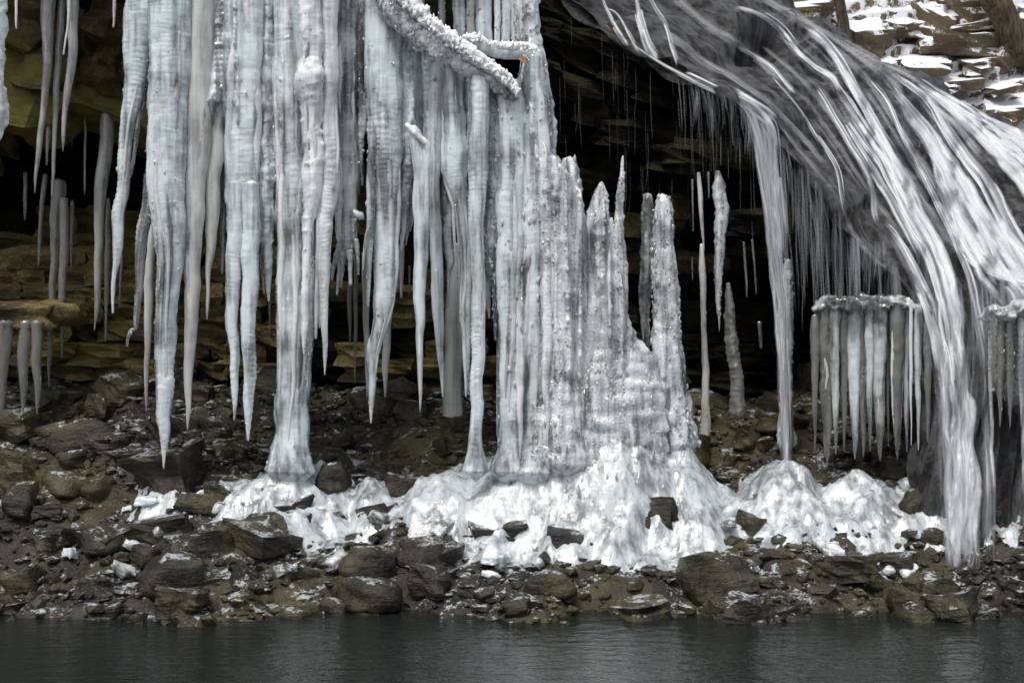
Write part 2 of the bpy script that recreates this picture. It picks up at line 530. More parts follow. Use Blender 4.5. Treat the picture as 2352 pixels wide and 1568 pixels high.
while oy < 860:
    h = rnd.uniform(24, 62)
    ox = 1200 + rnd.uniform(-60, 0)
    while ox < 2080:
        wd = rnd.uniform(60, 200)
        cx = ox + wd / 2
        dip = .40 * (cx - 1240) * max(0.0, 1 - max(0, oy) / 420.0)
        cy_ = oy + h / 2 + dip
        lip = np.interp(cx, [1200, 1330, 1480, 1580, 1700, 1790, 1860, 1960, 2100], [-10, 40, 150, 200, 262, 352, 420, 600, 720])
        if cy_ > lip + 20:
            d = float(rwall(cx, cy_)) + rnd.uniform(-.2, .14)
            kx = S / FPX * d
            r_ = rnd.random()
            mat = 'black'
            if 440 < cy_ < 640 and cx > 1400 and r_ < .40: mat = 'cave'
            ang = math.atan(.40 * max(0.0, 1 - max(0, oy) / 420.0))
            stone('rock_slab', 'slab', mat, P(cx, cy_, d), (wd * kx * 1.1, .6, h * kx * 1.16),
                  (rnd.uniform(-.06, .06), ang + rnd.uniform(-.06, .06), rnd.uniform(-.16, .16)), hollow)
        ox += wd * rnd.uniform(.96, 1.03)
    oy += h

for (ox, oy, wd, h, d) in ((30, 728, 190, 62, 13.25), (128, 722, 120, 54, 13.5)):
    kx = S / FPX * d
    stone('rock_slab', 'boulder', 'ochre', P(ox, oy, d), (wd * kx * 1.1, .5, h * kx), (0, 0, .1), cave)

for (ox, oy, wd, h, d) in ((1635, 372, 240, 66, 13.45), (1560, 384, 160, 52, 13.55), (1730, 528, 170, 60, 13.4)):
    kx = S / FPX * d
    stone('rock_slab', 'slab', 'black', P(ox, oy, d), (wd * kx * 1.1, 1.0, h * kx), (0, .10, .1), hollow)

# the overhanging brow above the frame that the icicles hang from
X, Y = np.meshgrid(np.linspace(-9, -.2, 80), np.linspace(0, 1, 40))
prof = np.array([(16.6, 6.5), (14.0, 5.85), (12.6, 5.25), (12.2, 5.4), (12.3, 6.2), (13.2, 6.9), (19, 7.4)])
pp = crom(prof, Y.ravel() * (len(prof) - 1)).reshape(Y.shape + (2,))
v = np.stack((X, pp[..., 0], pp[..., 1]), -1)
v += (.22 * fbm(v * 1.3, 31, 4))[..., None] * np.array((.2, 1, .6))
i = np.arange(X.size).reshape(X.shape)
f = np.stack((i[:-1, :-1], i[:-1, 1:], i[1:, 1:], i[1:, :-1]), -1).reshape(-1, 4)
brow = tag(mesh_np('rock_overhang', v.reshape(-1, 3), f, M['slab']), kind='structure')

# ------------------------------------------------------------------ the rounded rock of the falls
FL = [
    [(1250, -70, 13.9), (1330, 12, 13.5), (1420, 75, 13.3), (1500, 128, 13.1), (1580, 168, 12.9), (1680, 215, 12.7), (1770, 285, 12.5), (1850, 375, 12.3), (1915, 460, 12.15), (1950, 540, 12.05), (2025, 615, 11.9), (2100, 690, 11.75), (2120, 780, 11.65), (2130, 900, 11.6), (2140, 1120, 11.5), (2140, 1400, 11.4)],
    [(1450, -110, 15.4), (1530, -20, 14.9), (1600, 45, 14.5), (1690, 105, 14.1), (1780, 180, 13.7), (1850, 250, 13.4), (1920, 340, 13.0), (1980, 430, 12.7), (2040, 510, 12.4), (2100, 580, 12.1), (2140, 660, 11.8), (2165, 740, 11.6), (2180, 820, 11.5), (2190, 920, 11.4), (2196, 1120, 11.3), (2196, 1400, 11.2)],
    [(1600, -120, 17), (1660, -40, 16.5), (1720, 15, 16.0), (1790, 70, 15.5), (1860, 130, 15.0), (1925, 205, 14.5), (1980, 280, 14.0), (2030, 355, 13.5), (2080, 430, 13.1), (2135, 510, 12.7), (2190, 590, 12.3), (2230, 670, 11.9), (2255, 750, 11.7), (2270, 860, 11.5), (2280, 1100, 11.3), (2280, 1400, 11.2)],
    [(1640, -110, 19), (1710, -20, 18.6), (1790, 14, 18.0), (1870, 60, 17.4), (1950, 125, 16.6), (2010, 190, 15.9), (2065, 270, 15.2), (2115, 355, 14.5), (2165, 440, 13.9), (2215, 520, 13.3), (2275, 595, 12.7), (2330, 670, 12.2), (2370, 760, 11.9), (2395, 880, 11.7), (2400, 1100, 11.5), (2400, 1400, 11.4)],
    [(1660, -110, 21), (1750, -10, 20.6), (1840, 42, 20.0), (1920, 92, 19.2), (2000, 138, 18.2), (2085, 180, 17.2), (2150, 250, 16.4), (2210, 330, 15.6), (2270, 410, 14.9), (2335, 490, 14.2), (2400, 570, 13.5), (2460, 660, 12.9), (2500, 770, 12.5), (2520, 900, 12.2), (2520, 1100, 12.0), (2520, 1400, 11.9)],
    [(1665, -110, 22.5), (1755, -13, 22.2), (1850, 40, 21.8), (1940, 92, 21.2), (2020, 132, 20.4), (2120, 176, 19.4), (2220, 236, 18.6), (2310, 292, 17.8), (2400, 345, 17.0), (2500, 410, 16.2), (2590, 500, 15.5), (2660, 620, 14.8), (2700, 760, 14.2), (2720, 900, 13.8), (2720, 1100, 13.6), (2720, 1400, 13.4)],
    [(1665, -60, 23.6), (1765, 30, 23.4), (1860, 85, 23.2), (1950, 130, 22.8), (2030, 175, 22.2), (2130, 220, 21.4), (2240, 285, 20.8), (2340, 340, 20.2), (2440, 395, 19.4), (2560, 470, 18.8), (2660, 560, 18.2), (2740, 680, 17.4), (2800, 820, 16.8), (2820, 960, 16.4), (2820, 1150, 16.0), (2820, 1450, 15.8)],
]
# the rolled-under edge of the lip
under = [(a - 4, b + 24, d + .12) for a, b, d in FL[0]]
under2 = [(a - 10, b + 52, d + .75) for a, b, d in FL[0]]
rows = [np.array(r, float) for r in ([under2, under] + FL)]
rows = [Pv(r[:, 0], r[:, 1], r[:, 2]) for r in rows]
NT, NU = 430, 300
cur = np.stack([crom(r, np.linspace(0, len(r) - 1, NT)) for r in rows])        # (nrows, NT, 3)
tu = np.linspace(0, len(rows) - 1, NU)
G = crom(cur.reshape(len(rows), -1), tu).reshape(NU, NT, 3)
dU = np.gradient(G, axis=0); dT = np.gradient(G, axis=1)
Nn = np.cross(dU, dT); Nn /= np.linalg.norm(Nn, axis=2)[..., None] + 1e-9
if Nn[NU // 2, NT // 3, 1] > 0: Nn = -Nn
lenT = np.cumsum(np.linalg.norm(dT, axis=2), axis=1); lenU = np.cumsum(np.linalg.norm(dU, axis=0 if False else 2), axis=0)
flowc = np.stack((lenU * 1.0, lenT * .42, G[..., 2] * .0), -1)
amp = .15 * fbm(flowc * 1.1, 41, 3) + .085 * fbm(flowc * 3.4, 44, 3) + .05 * fbm(flowc * np.array((9, 10, 1)), 47, 3) + .09 * np.minimum(0, fbm(flowc * np.array((6.5, 8, 1)), 48, 2) + .08)
terr = np.sin(lenT * 5.2 + 3.0 * vnoise(flowc * 1.1, 49)); amp = amp + .06 * np.sign(terr) * np.abs(terr) ** .5
gox = (G[..., 0] / G[..., 1] * FPX + 512) / S; goy = (341 - (G[..., 2] - CAMZ) / G[..., 1] * FPX) / S
amp = amp - .45 * np.exp(-((gox - 1750) / 46) ** 4 - ((goy - 88) / 28) ** 4) + .16 * np.exp(-((gox - 1745) / 60) ** 2 - ((goy - 46) / 12) ** 2)   # hollow under a small ledge
amp = amp - .40 * np.exp(-((gox - 1835) / 20) ** 2 - ((goy - 92) / 26) ** 2)
G2 = G + Nn * amp[..., None]
i = np.arange(NU * NT).reshape(NU, NT)
f = np.stack((i[:-1, :-1], i[:-1, 1:], i[1:, 1:], i[1:, :-1]), -1).reshape(-1, 4)
dome = mesh_np('rock_slope', G2.reshape(-1, 3), f, M['dome'])
uvl = dome.data.uv_layers.new(name='flow')
li = np.zeros(len(dome.data.loops), np.int32); dome.data.loops.foreach_get('vertex_index', li)
uvv = np.stack((lenU.ravel(), lenT.ravel()), -1)[li]
uvl.data.foreach_set('uv', uvv.ravel())
tag(dome, kind='structure')

# depth map of that rock as a look-up for where the water lies on it
MW, MH = 760, 720
dm = np.full((MH, MW), np.inf)
gx = G2[2 * NU // 8:, :, :].reshape(-1, 3)
for sub in (gx,):
    ox_ = (sub[:, 0] / sub[:, 1] * FPX + 512) / S; oy_ = (341 - (sub[:, 2] - CAMZ) / sub[:, 1] * FPX) / S
    a = ((ox_ - 1230) / 2).astype(int); b_ = ((oy_ + 80) / 2).astype(int)
    ok = (a >= 0) & (a < MW) & (b_ >= 0) & (b_ < MH)
    np.minimum.at(dm, (b_[ok], a[ok]), sub[ok, 1])
for it in range(60):
    bad = ~np.isfinite(dm)
    if not bad.any(): break
    acc = np.zeros_like(dm); cnt = np.zeros_like(dm)
    for dy, dx in ((0, 1), (0, -1), (1, 0), (-1, 0)):
        s_ = np.roll(dm, (dy, dx), (0, 1)); g_ = np.isfinite(s_)
        acc[g_] += s_[g_]; cnt += g_
    fill = bad & (cnt > 0); dm[fill] = acc[fill] / cnt[fill]
dm[~np.isfinite(dm)] = 12.0
for it in range(3):
    dm = np.minimum.reduce([dm, np.roll(dm, 1, 0), np.roll(dm, -1, 0), np.roll(dm, 1, 1), np.roll(dm, -1, 1)])
for it in range(6):      # nearest of the neighbourhood, then a light blur, so strands ride on the bumps
    dm = (dm + np.roll(dm, 1, 0) + np.roll(dm, -1, 0) + np.roll(dm, 1, 1) + np.roll(dm, -1, 1)) / 5


def surf_d(ox, oy):
    a = np.clip((np.asarray(ox) - 1230) / 2, 0, MW - 1).astype(int); b2 = np.clip((np.asarray(oy) + 80) / 2, 0, MH - 1).astype(int)
    return dm[b2, a]


class Strands:
    """many thin threads of water, each a flattened three-sided tube, gathered into one mesh"""
    def __init__(s): s.v = []; s.f = []; s.a = []; s.n = 0

    def add(s, pts, wid, body):
        n = len(pts)
        T = np.gradient(pts, axis=0); T /= np.linalg.norm(T, axis=1)[:, None] + 1e-9
        B = np.cross(T, np.array((0, 1.0, .35))); B /= np.linalg.norm(B, axis=1)[:, None] + 1e-9
        Nv = np.cross(B, T); 
        Nv[Nv[:, 1] > 0] *= -1
        w_ = wid[:, None]
        ring = np.stack((pts - B * w_, pts + Nv * w_ * .5, pts + B * w_), 1)
        k = s.n + np.arange(n * 3).reshape(n, 3)
        for a, b in ((0, 1), (1, 2), (2, 0)):
            s.f.append(np.stack((k[:-1, a], k[:-1, b], k[1:, b], k[1:, a]), -1))
        s.v.append(ring.reshape(-1, 3)); s.a.append(np.repeat(body, 3)); s.n += n * 3

    def build(s, name, mat):
        o = mesh_np(name, np.concatenate(s.v), np.concatenate(s.f), mat)
        at = o.data.attributes.new('body', 'FLOAT', 'POINT'); at.data.foreach_set('value', np.concatenate(s.a))
        return o


nr = np.random.RandomState(5)


def stream(st, poly, n, w0, w1, lo=.25, hi=1.0, fall_from=None, fall_d=None, px=(.5, 1.6), step=11.0, spread_pow=1.0, fade=.18, lift=.05):
    """n threads along a polyline of overview points, the bundle w0 wide at its start and w1 at its end"""
    poly = np.array(poly, float)
    seg = np.concatenate(([0], np.cumsum(np.linalg.norm(np.diff(poly, axis=0), axis=1)))); L = seg[-1]
    m = len(poly) - 1
    for k in range(n):
        ln = nr.uniform(lo, hi); a0 = nr.uniform(-.08, max(.001, 1.02 - ln)); a1 = min(1.0, a0 + ln); a0 = max(0, a0)
        cnt = max(6, int((a1 - a0) * L / step))
        s_ = np.linspace(a0, a1, cnt) * L
        tpar = np.interp(s_, seg, np.arange(m + 1))
        c = crom(poly, np.clip(tpar, 0, m - 1e-6)); c2 = crom(poly, np.clip(tpar + .02, 0, m - 1e-7)); c1 = crom(poly, np.clip(tpar - .02, 0, m - 1e-7))
        tg = c2 - c1; tg /= np.linalg.norm(tg, axis=1)[:, None] + 1e-9
        nn = np.stack((-tg[:, 1], tg[:, 0]), -1)
        off = nr.uniform(-1, 1); off = math.copysign(abs(off) ** spread_pow, off)
        wd = w0 + (w1 - w0) * s_ / L
        wob = vnoise(np.stack((s_ * .013 + off * 1.5, s_ * 0 + off * 2.2, s_ * 0), -1), 77) * .30 + vnoise(np.stack((s_ * .05, s_ * 0 + k * 3.1, s_ * 0), -1), 78) * .07
        c = c + nn * (off * wd * .5 + wob * wd * .5)[:, None]
        if fall_d is None: d = surf_d(c[:, 0], c[:, 1]) - lift - nr.uniform(0, .05)
        else:
            d = np.full(cnt, fall_d + nr.uniform(-.12, .12))
            if fall_from is not None:
                # still on the rock near the start, then free of it
                ds = surf_d(c[:, 0], c[:, 1]) - lift
                d = np.where(c[:, 1] < fall_from, np.minimum(ds, fall_d + .6), d)
        d = np.convolve(np.pad(d, 2, mode='edge'), np.ones(5) / 5, 'valid')
        pts = Pv(c[:, 0], c[:, 1], d)
        e = np.linspace(0, 1, cnt)
        env = np.clip(np.minimum(e, 1 - e) / fade, .0, 1); env = env * env * (3 - 2 * env)
        wpx = nr.uniform(*px) * (1.0 + .5 * nr.rand())
        wid = wpx / FPX * d * .5 * (.35 + .65 * env)
        st.add(pts, wid, env * nr.uniform(.35, 1.0))


class Sheets:
    def __init__(s): s.v = []; s.f = []; s.a = []; s.uv = []; s.n = 0

    def add(s, poly, w0, w1, fall_from=None, fall_d=None, lift=.05, seed=0, strength=1.0, tail=.12, off=0.0, part=(0.0, 1.0), width=1.0):
        poly = np.array(poly, float); m = len(poly) - 1
        seg = np.concatenate(([0], np.cumsum(np.linalg.norm(np.diff(poly, axis=0), axis=1)))); L = seg[-1]
        nl = max(8, int(L / 5)); nw = max(6, int(max(w0, w1) * width / 2.5))
        s_ = np.linspace(L * part[0], L * part[1], nl); tp = np.interp(s_, seg, np.arange(m + 1))
        c = crom(poly, np.clip(tp, 0, m - 1e-6)); tg = np.gradient(c, axis=0); tg /= np.linalg.norm(tg, axis=1)[:, None] + 1e-9
        nn = np.stack((-tg[:, 1], tg[:, 0]), -1)
        lat = np.linspace(-1, 1, nw)
        wd = (w0 + (w1 - w0) * s_ / L) * width * (1 + .30 * fbm(np.stack((s_ * .012, s_ * 0 + seed * 5.1, s_ * 0), -1), 201, 3))
        full = w0 + (w1 - w0) * s_ / L
        wd = np.where(off == 0, wd, wd)
        shift = (.16 * fbm(np.stack((s_ * .014, s_ * 0 + seed * 7.7, s_ * 0), -1), 203, 3) + off) * full
        q = c[:, None, :] + nn[:, None, :] * (lat[None, :] * wd[:, None] * .5 + shift[:, None])[..., None]
        if fall_d is None: d = surf_d(q[..., 0], q[..., 1]) - lift
        else:
            d = np.full(q.shape[:2], fall_d) + 0.0
            if fall_from is not None:
                k = smooth(fall_from - 30, fall_from + 30, q[..., 1]); d = d * k + np.minimum(surf_d(q[..., 0], q[..., 1]) - lift, fall_d + .8) * (1 - k)
        for it in range(3): d[1:-1] = (d[:-2] + 2 * d[1:-1] + d[2:]) / 4
        d = d - .05 * np.cos(lat * 1.57)[None, :] + .03 * vnoise(np.stack((np.broadcast_to(s_[:, None] * .02, d.shape), np.broadcast_to(lat[None, :] * wd[:, None] * .12, d.shape), d * 0 + seed), -1), 205)
        P3 = Pv(q[..., 0], q[..., 1], d)
        e = np.linspace(0, 1, nl)
        env = np.clip(np.minimum(e / .08, (1 - e) / tail), 0, 1)
        edge = smooth(0, .9, 1 - np.abs(lat))
        body = np.clip(env[:, None] * 1.1, 0, 1) * edge[None, :] * strength
        kx = S / FPX * d
        uv = np.stack((lat[None, :] * wd[:, None] * .5 * kx + seed * 3.3, np.broadcast_to(s_[:, None], d.shape) * kx.mean() + seed * 1.7), -1)
        i = s.n + np.arange(nl * nw).reshape(nl, nw)
        s.f.append(np.stack((i[:-1, :-1], i[1:, :-1], i[1:, 1:], i[:-1, 1:]), -1).reshape(-1, 4))
        s.v.append(P3.reshape(-1, 3)); s.a.append(body.ravel()); s.uv.append(uv.reshape(-1, 2)); s.n += nl * nw

    def build(s, name, mat, parent=None):
        o = mesh_np(name, np.concatenate(s.v), np.concatenate(s.f), mat, (0, 0, 0), parent)
        at = o.data.attributes.new('body', 'FLOAT', 'POINT'); at.data.foreach_set('value', np.concatenate(s.a))
        ul = o.data.uv_layers.new(name='flow'); li = np.zeros(len(o.data.loops), np.int32); o.data.loops.foreach_get('vertex_index', li)
        ul.data.foreach_set('uv', np.concatenate(s.uv)[li].ravel())
        return o


WS = [0]


def water(name, specs, mat, sheets=True):
    st = Strands(); sh = Sheets(); vl = Sheets()
    for sp in specs:
        a, k = sp
        if not sheets or 'fall_d' in k: stream(st, a[0], max(1, int(a[1] * (.4 if sheets else 1))), *a[2:], **k)
        if sheets:
            kk = {x: k[x] for x in ('fall_from', 'fall_d') if x in k}
            WS[0] += 1; sh.add(a[0], a[2], a[3], lift=.11, seed=WS[0], strength=.68, **kk)
            nl_ = int(3 + a[3] / 11)
            for q in range(nl_):        # many narrow braids that part and meet again
                WS[0] += 1; p0 = nr.uniform(-.1, .7); p1 = min(1.0, p0 + nr.uniform(.25, .8)); p0 = max(0.0, p0)
                sh.add(a[0], a[2], a[3], lift=.11 + .05 * nr.rand(), seed=WS[0], off=nr.uniform(-.48, .48), part=(p0, p1), width=nr.uniform(.22, .55), strength=nr.uniform(.7, 1.05), tail=.35, **kk)
            WS[0] += 1; vl.add(a[0], a[2] * 1.4, a[3] * 1.35, lift=.04, seed=WS[0], off=nr.uniform(-.2, .2), strength=.85, **kk)
    if not sheets: return tag(st.build(name, mat), kind='structure')
    o = tag(sh.build(name, M['silk']), kind='structure')
    vl.build('water_veil', M['veil'], o)['kind'] = 'structure'
    if st.n:
        t = st.build('water_threads', mat); t.parent = o; t['kind'] = 'structure'
    return o


K = lambda *a, **k: (a, k)
water('waterfall', [     # the heaviest streams on the right
    K([(2056, 165), (2100, 195), (2136, 226), (2175, 292), (2220, 355), (2268, 416), (2330, 530), (2400, 640), (2450, 740), (2475, 900), (2480, 1100), (2480, 1340)], 520, 22, 90, px=(.6, 2.0)),
    K([(2100, 185), (2189, 250), (2268, 320), (2352, 400), (2450, 500), (2520, 600)], 620, 26, 150, px=(.6, 2.0)),
    K([(2140, 205), (2228, 258), (2290, 296), (2352, 330), (2450, 400)], 260, 14, 80, px=(.5, 1.6)),
], M['water_thick'])
water('waterfall', [     # middle right
    K([(2060, 230), (2088, 279), (2125, 325), (2149, 370), (2165, 416), (2200, 500), (2260, 590), (2330, 680)], 330, 26, 90, px=(.5, 1.7)),
    K([(2150, 400), (2190, 470), (2215, 560), (2262, 605), (2310, 625), (2400, 655)], 300, 20, 44, px=(.5, 1.7)),
    K([(2040, 190), (2090, 250), (2140, 310), (2200, 400), (2250, 480), (2300, 560), (2352, 640), (2420, 700)], 240, 30, 90, px=(.5, 1.5)),
    K([(2300, 640), (2340, 680), (2365, 760), (2375, 832), (2380, 1000), (2380, 1330)], 160, 60, 110, px=(.5, 1.5)),
], M['water_thick'])
water('waterfall', [     # the long central stream
    K([(1680, 12), (1740, 30), (1790, 62), (1830, 112), (1870, 149), (1913, 178), (1935, 225)], 170, 14, 36, px=(.5, 1.4)),
    K([(1905, 165), (1929, 218), (1971, 279), (2024, 358), (2060, 416), (2100, 500), (2148, 590), (2178, 690), (2194, 790), (2204, 900), (2212, 1100), (2214, 1370)], 620, 30, 108, lo=.2, hi=.8, px=(.6, 1.9)),
    K([(2024, 514), (2056, 549), (2084, 596), (2122, 680), (2150, 760), (2166, 832), (2180, 950), (2186, 1120), (2186, 1370)], 330, 26, 80, px=(.6, 1.8)),
    K([(1840, 62), (1880, 85), (1925, 140), (1950, 186), (1985, 250), (2030, 330), (2070, 400), (2120, 480)], 200, 30, 60, px=(.5, 1.4)),
], M['water_thick'])
water('waterfall', [     # narrow streams
    K([(1985, 168), (2015, 200), (2043, 239), (2077, 318), (2110, 380), (2136, 430), (2175, 510), (2205, 580), (2228, 640), (2248, 740), (2262, 832), (2272, 1000), (2276, 1370)], 300, 12, 40, lo=.15, hi=.6, px=(.5, 1.4)),
    K([(1764, 165), (1790, 195), (1817, 225), (1845, 262), (1870, 305), (1900, 350), (1923, 395), (1934, 460), (1945, 505)], 120, 8, 18, px=(.4, 1.2)),
    K([(1870, 195), (1890, 225), (1912, 265), (1950, 332), (1980, 380), (2003, 430), (2010, 490), (2024, 530)], 170, 10, 26, px=(.4, 1.3)),
    K([(1940, 280), (1975, 335), (2010, 390), (2050, 460), (2090, 530), (2130, 600)], 130, 20, 30, px=(.4, 1.3)),
    K([(1690, 105), (1730, 125), (1770, 150), (1800, 185), (1830, 220)], 50, 10, 16, px=(.4, 1.0)),
], M['water_thick'])
water('waterfall', [     # cascades at the top left of the slope and the run along the lip
    K([(1380, -15), (1390, 15), (1405, 45), (1425, 80), (1446, 110)], 90, 10, 22, px=(.5, 1.2)),
    K([(1392, 18), (1415, 30), (1435, 60), (1455, 100), (1470, 125)], 50, 8, 16, px=(.4, 1.1)),
    K([(1458, -40), (1465, 10), (1475, 60), (1490, 105), (1515, 142)], 160, 14, 36, px=(.5, 1.3)),
    K([(1480, -30), (1505, 20), (1532, 62), (1546, 110), (1560, 155)], 120, 10, 18, px=(.5, 1.2)),
    K([(1450, 100), (1510, 140), (1575, 174), (1640, 205), (1690, 228), (1745, 268), (1775, 305)], 340, 10, 34, lo=.2, hi=.7, px=(.5, 1.6)),
    K([(1640, 195), (1690, 215), (1740, 250), (1780, 290)], 150, 14, 36, px=(.5, 1.5), fade=.3),
], M['water_thick'])
water('water_curtain', [     # falling clear of the rock from the lip
    K([(1690, 222), (1718, 250), (1738, 300), (1754, 380), (1768, 470), (1780, 580), (1792, 700), (1800, 840), (1806, 1000), (1808, 1200)], 200, 34, 24, lo=.2, hi=.6, fall_d=12.25, px=(.5, 1.6)),
    K([(1745, 262), (1768, 300), (1775, 380), (1784, 470), (1792, 600)], 110, 40, 40, fall_d=12.2, px=(.4, 1.4)),
], M['water_thick'])
thin = []
for k in range(60):
    x = nr.uniform(1560, 1760) + 14 * math.sin(k * 2.4); y = np.interp(x, [1560, 1690, 1770], [170, 224, 285]); ln = nr.uniform(40, 250) * nr.rand() ** .5 + 30
    thin.append(K([(x, y), (x + 6, y + ln * .4), (x + nr.uniform(0, 14), y + ln)], nr.randint(1, 6), 4, 16, lo=.3, fall_d=12.35 + nr.uniform(-.1, .2), px=(.3, 1.1)))
for k in range(66):
    x = nr.uniform(1765, 1935) + 12 * math.sin(k * 1.9); y = np.interp(x, [1765, 1850, 1935], [280, 370, 480]) + nr.uniform(-6, 30); ln = nr.uniform(80, 480)
    thin.append(K([(x, y), (x + 5, y + ln * .4), (x + nr.uniform(4, 26), y + ln)], nr.randint(1, 7), 4, 20, lo=.3, fall_d=12.1 + nr.uniform(-.15, .2), px=(.3, 1.3)))
for k in range(36):
    x = nr.uniform(1955, 2075) + 8 * math.sin(k * 2.2); y = np.interp(x, [1955, 2030, 2075], [525, 545, 640]); ln = nr.uniform(60, 230)
    thin.append(K([(x, y), (x + 2, y + ln * .4), (x + nr.uniform(-8, 10), y + ln)], nr.randint(2, 8), 6, 20, lo=.4, fall_d=11.75, px=(.4, 1.5)))
for k in range(50):
    x = nr.uniform(2180, 2352); y = nr.uniform(600, 720); ln = nr.uniform(120, 260)
    thin.append(K([(x, y), (x + 4, y + ln * .4), (x + nr.uniform(0, 10), y + ln)], 4, 8, 18, lo=.6, fall_d=11.3, px=(.5, 1.6)))
for k in range(60):
    x = nr.uniform(1270, 1740); y = nr.uniform(20, 420); ln = nr.uniform(60, 260)
    thin.append(K([(x, y), (x + 2, y + ln * .5), (x + nr.uniform(-10, 12), y + ln)], 1, 2, 3, lo=.7, fall_d=12.9, px=(.3, .6)))
water('water_threads', thin, M['water_thin'], False)
FLo = [np.array(r, float)[:, :2] for r in FL]
fs_ = Sheets()          # a thin broken film of water running all over the slope
for k in range(40):
    u = nr.uniform(.05, 4.7); q0 = int(u); fr_ = u - q0
    p_ = FLo[q0] * (1 - fr_) + FLo[q0 + 1] * fr_
    i0 = nr.randint(0, 8); i1 = min(13, i0 + nr.randint(3, 8))
    fs_.add(p_[i0:i1 + 1], nr.uniform(12, 40), nr.uniform(16, 60), lift=.06 + .04 * nr.rand(), seed=900 + k, strength=nr.uniform(.55, 1.0), tail=.3)
tag(fs_.build('water_film', M['veil']), kind='structure')

# ------------------------------------------------------------------ snowy hillside behind


def hill_pt(X, V):
    """X metres across, V metres up the bank: ledges of bedded rock under patchy snow"""
    q = np.stack((X * .5, V * .8, X * 0), -1)
    wv = V + .40 * fbm(q, 61, 4) - .16 * X + .10 * fbm(q * 4, 62, 3)
    per = .34 + .0 * V; a = wv / per; k = np.floor(a); fr = a - k
    rise = np.clip((fr - .50) / .12, 0, 1)            # steep faces between sloping treads
    z = V + (rise - fr) * per * .62
    y = 25.0 + .60 * V - (rise - fr) * per * .55 + .22 * fbm(np.stack((X * 1.3, V * 2.0, X * 0), -1), 63, 5) + .07 * np.abs(fbm(np.stack((X * 6, V * 9, X * 0), -1), 66, 3))
    return y, z + .05 * fbm(np.stack((X * 3.1, V * 3.1, X * 0 + 4), -1), 65, 4)


HX, HV = np.meshgrid(np.linspace(1.5, 24, 520), np.linspace(-3.5, 15, 420))
hy, hz = hill_pt(HX, HV)
v = np.stack((HX, hy, hz + 2.2), -1)
i = np.arange(HX.size).reshape(HX.shape)
f = np.stack((i[:-1, :-1], i[:-1, 1:], i[1:, 1:], i[1:, :-1]), -1).reshape(-1, 4)
hill = tag(mesh_np('snowy_hillside', v.reshape(-1, 3), f, M['hill']), kind='structure')
slabs = [(1835, 20, 150, 36), (1988, 82, 92, 62), (2219, 92, 190, 56), (2225, 14, 96, 44), (2236, 54, 120, 24), (2150, 44, 50, 52), (2031, 140, 40, 22), (2116, 144, 92, 28), (2246, 142, 64, 24),
         (2318, 248, 84, 36), (2330, 112, 80, 60), (2070, 60, 50, 36), (1900, 74, 44, 30), (2290, 200, 50, 18), (2190, 190, 70, 26)]
for (ox, oy, wd, h) in slabs:
    d = 24.88 / (1 - .6 * (341 - oy * S) / 1400) - .10
    kx = S / FPX * d
    stone('rock_slab', 'slab', 'slab', P(ox, oy + h * .1, d), (wd * kx * 1.15, 1.0, h * kx * 1.12), (rnd.uniform(.1, .5), rnd.uniform(-.26, .10), rnd.uniform(-.5, .5)), hill)

# ------------------------------------------------------------------ tubes: icicles, columns, trunks

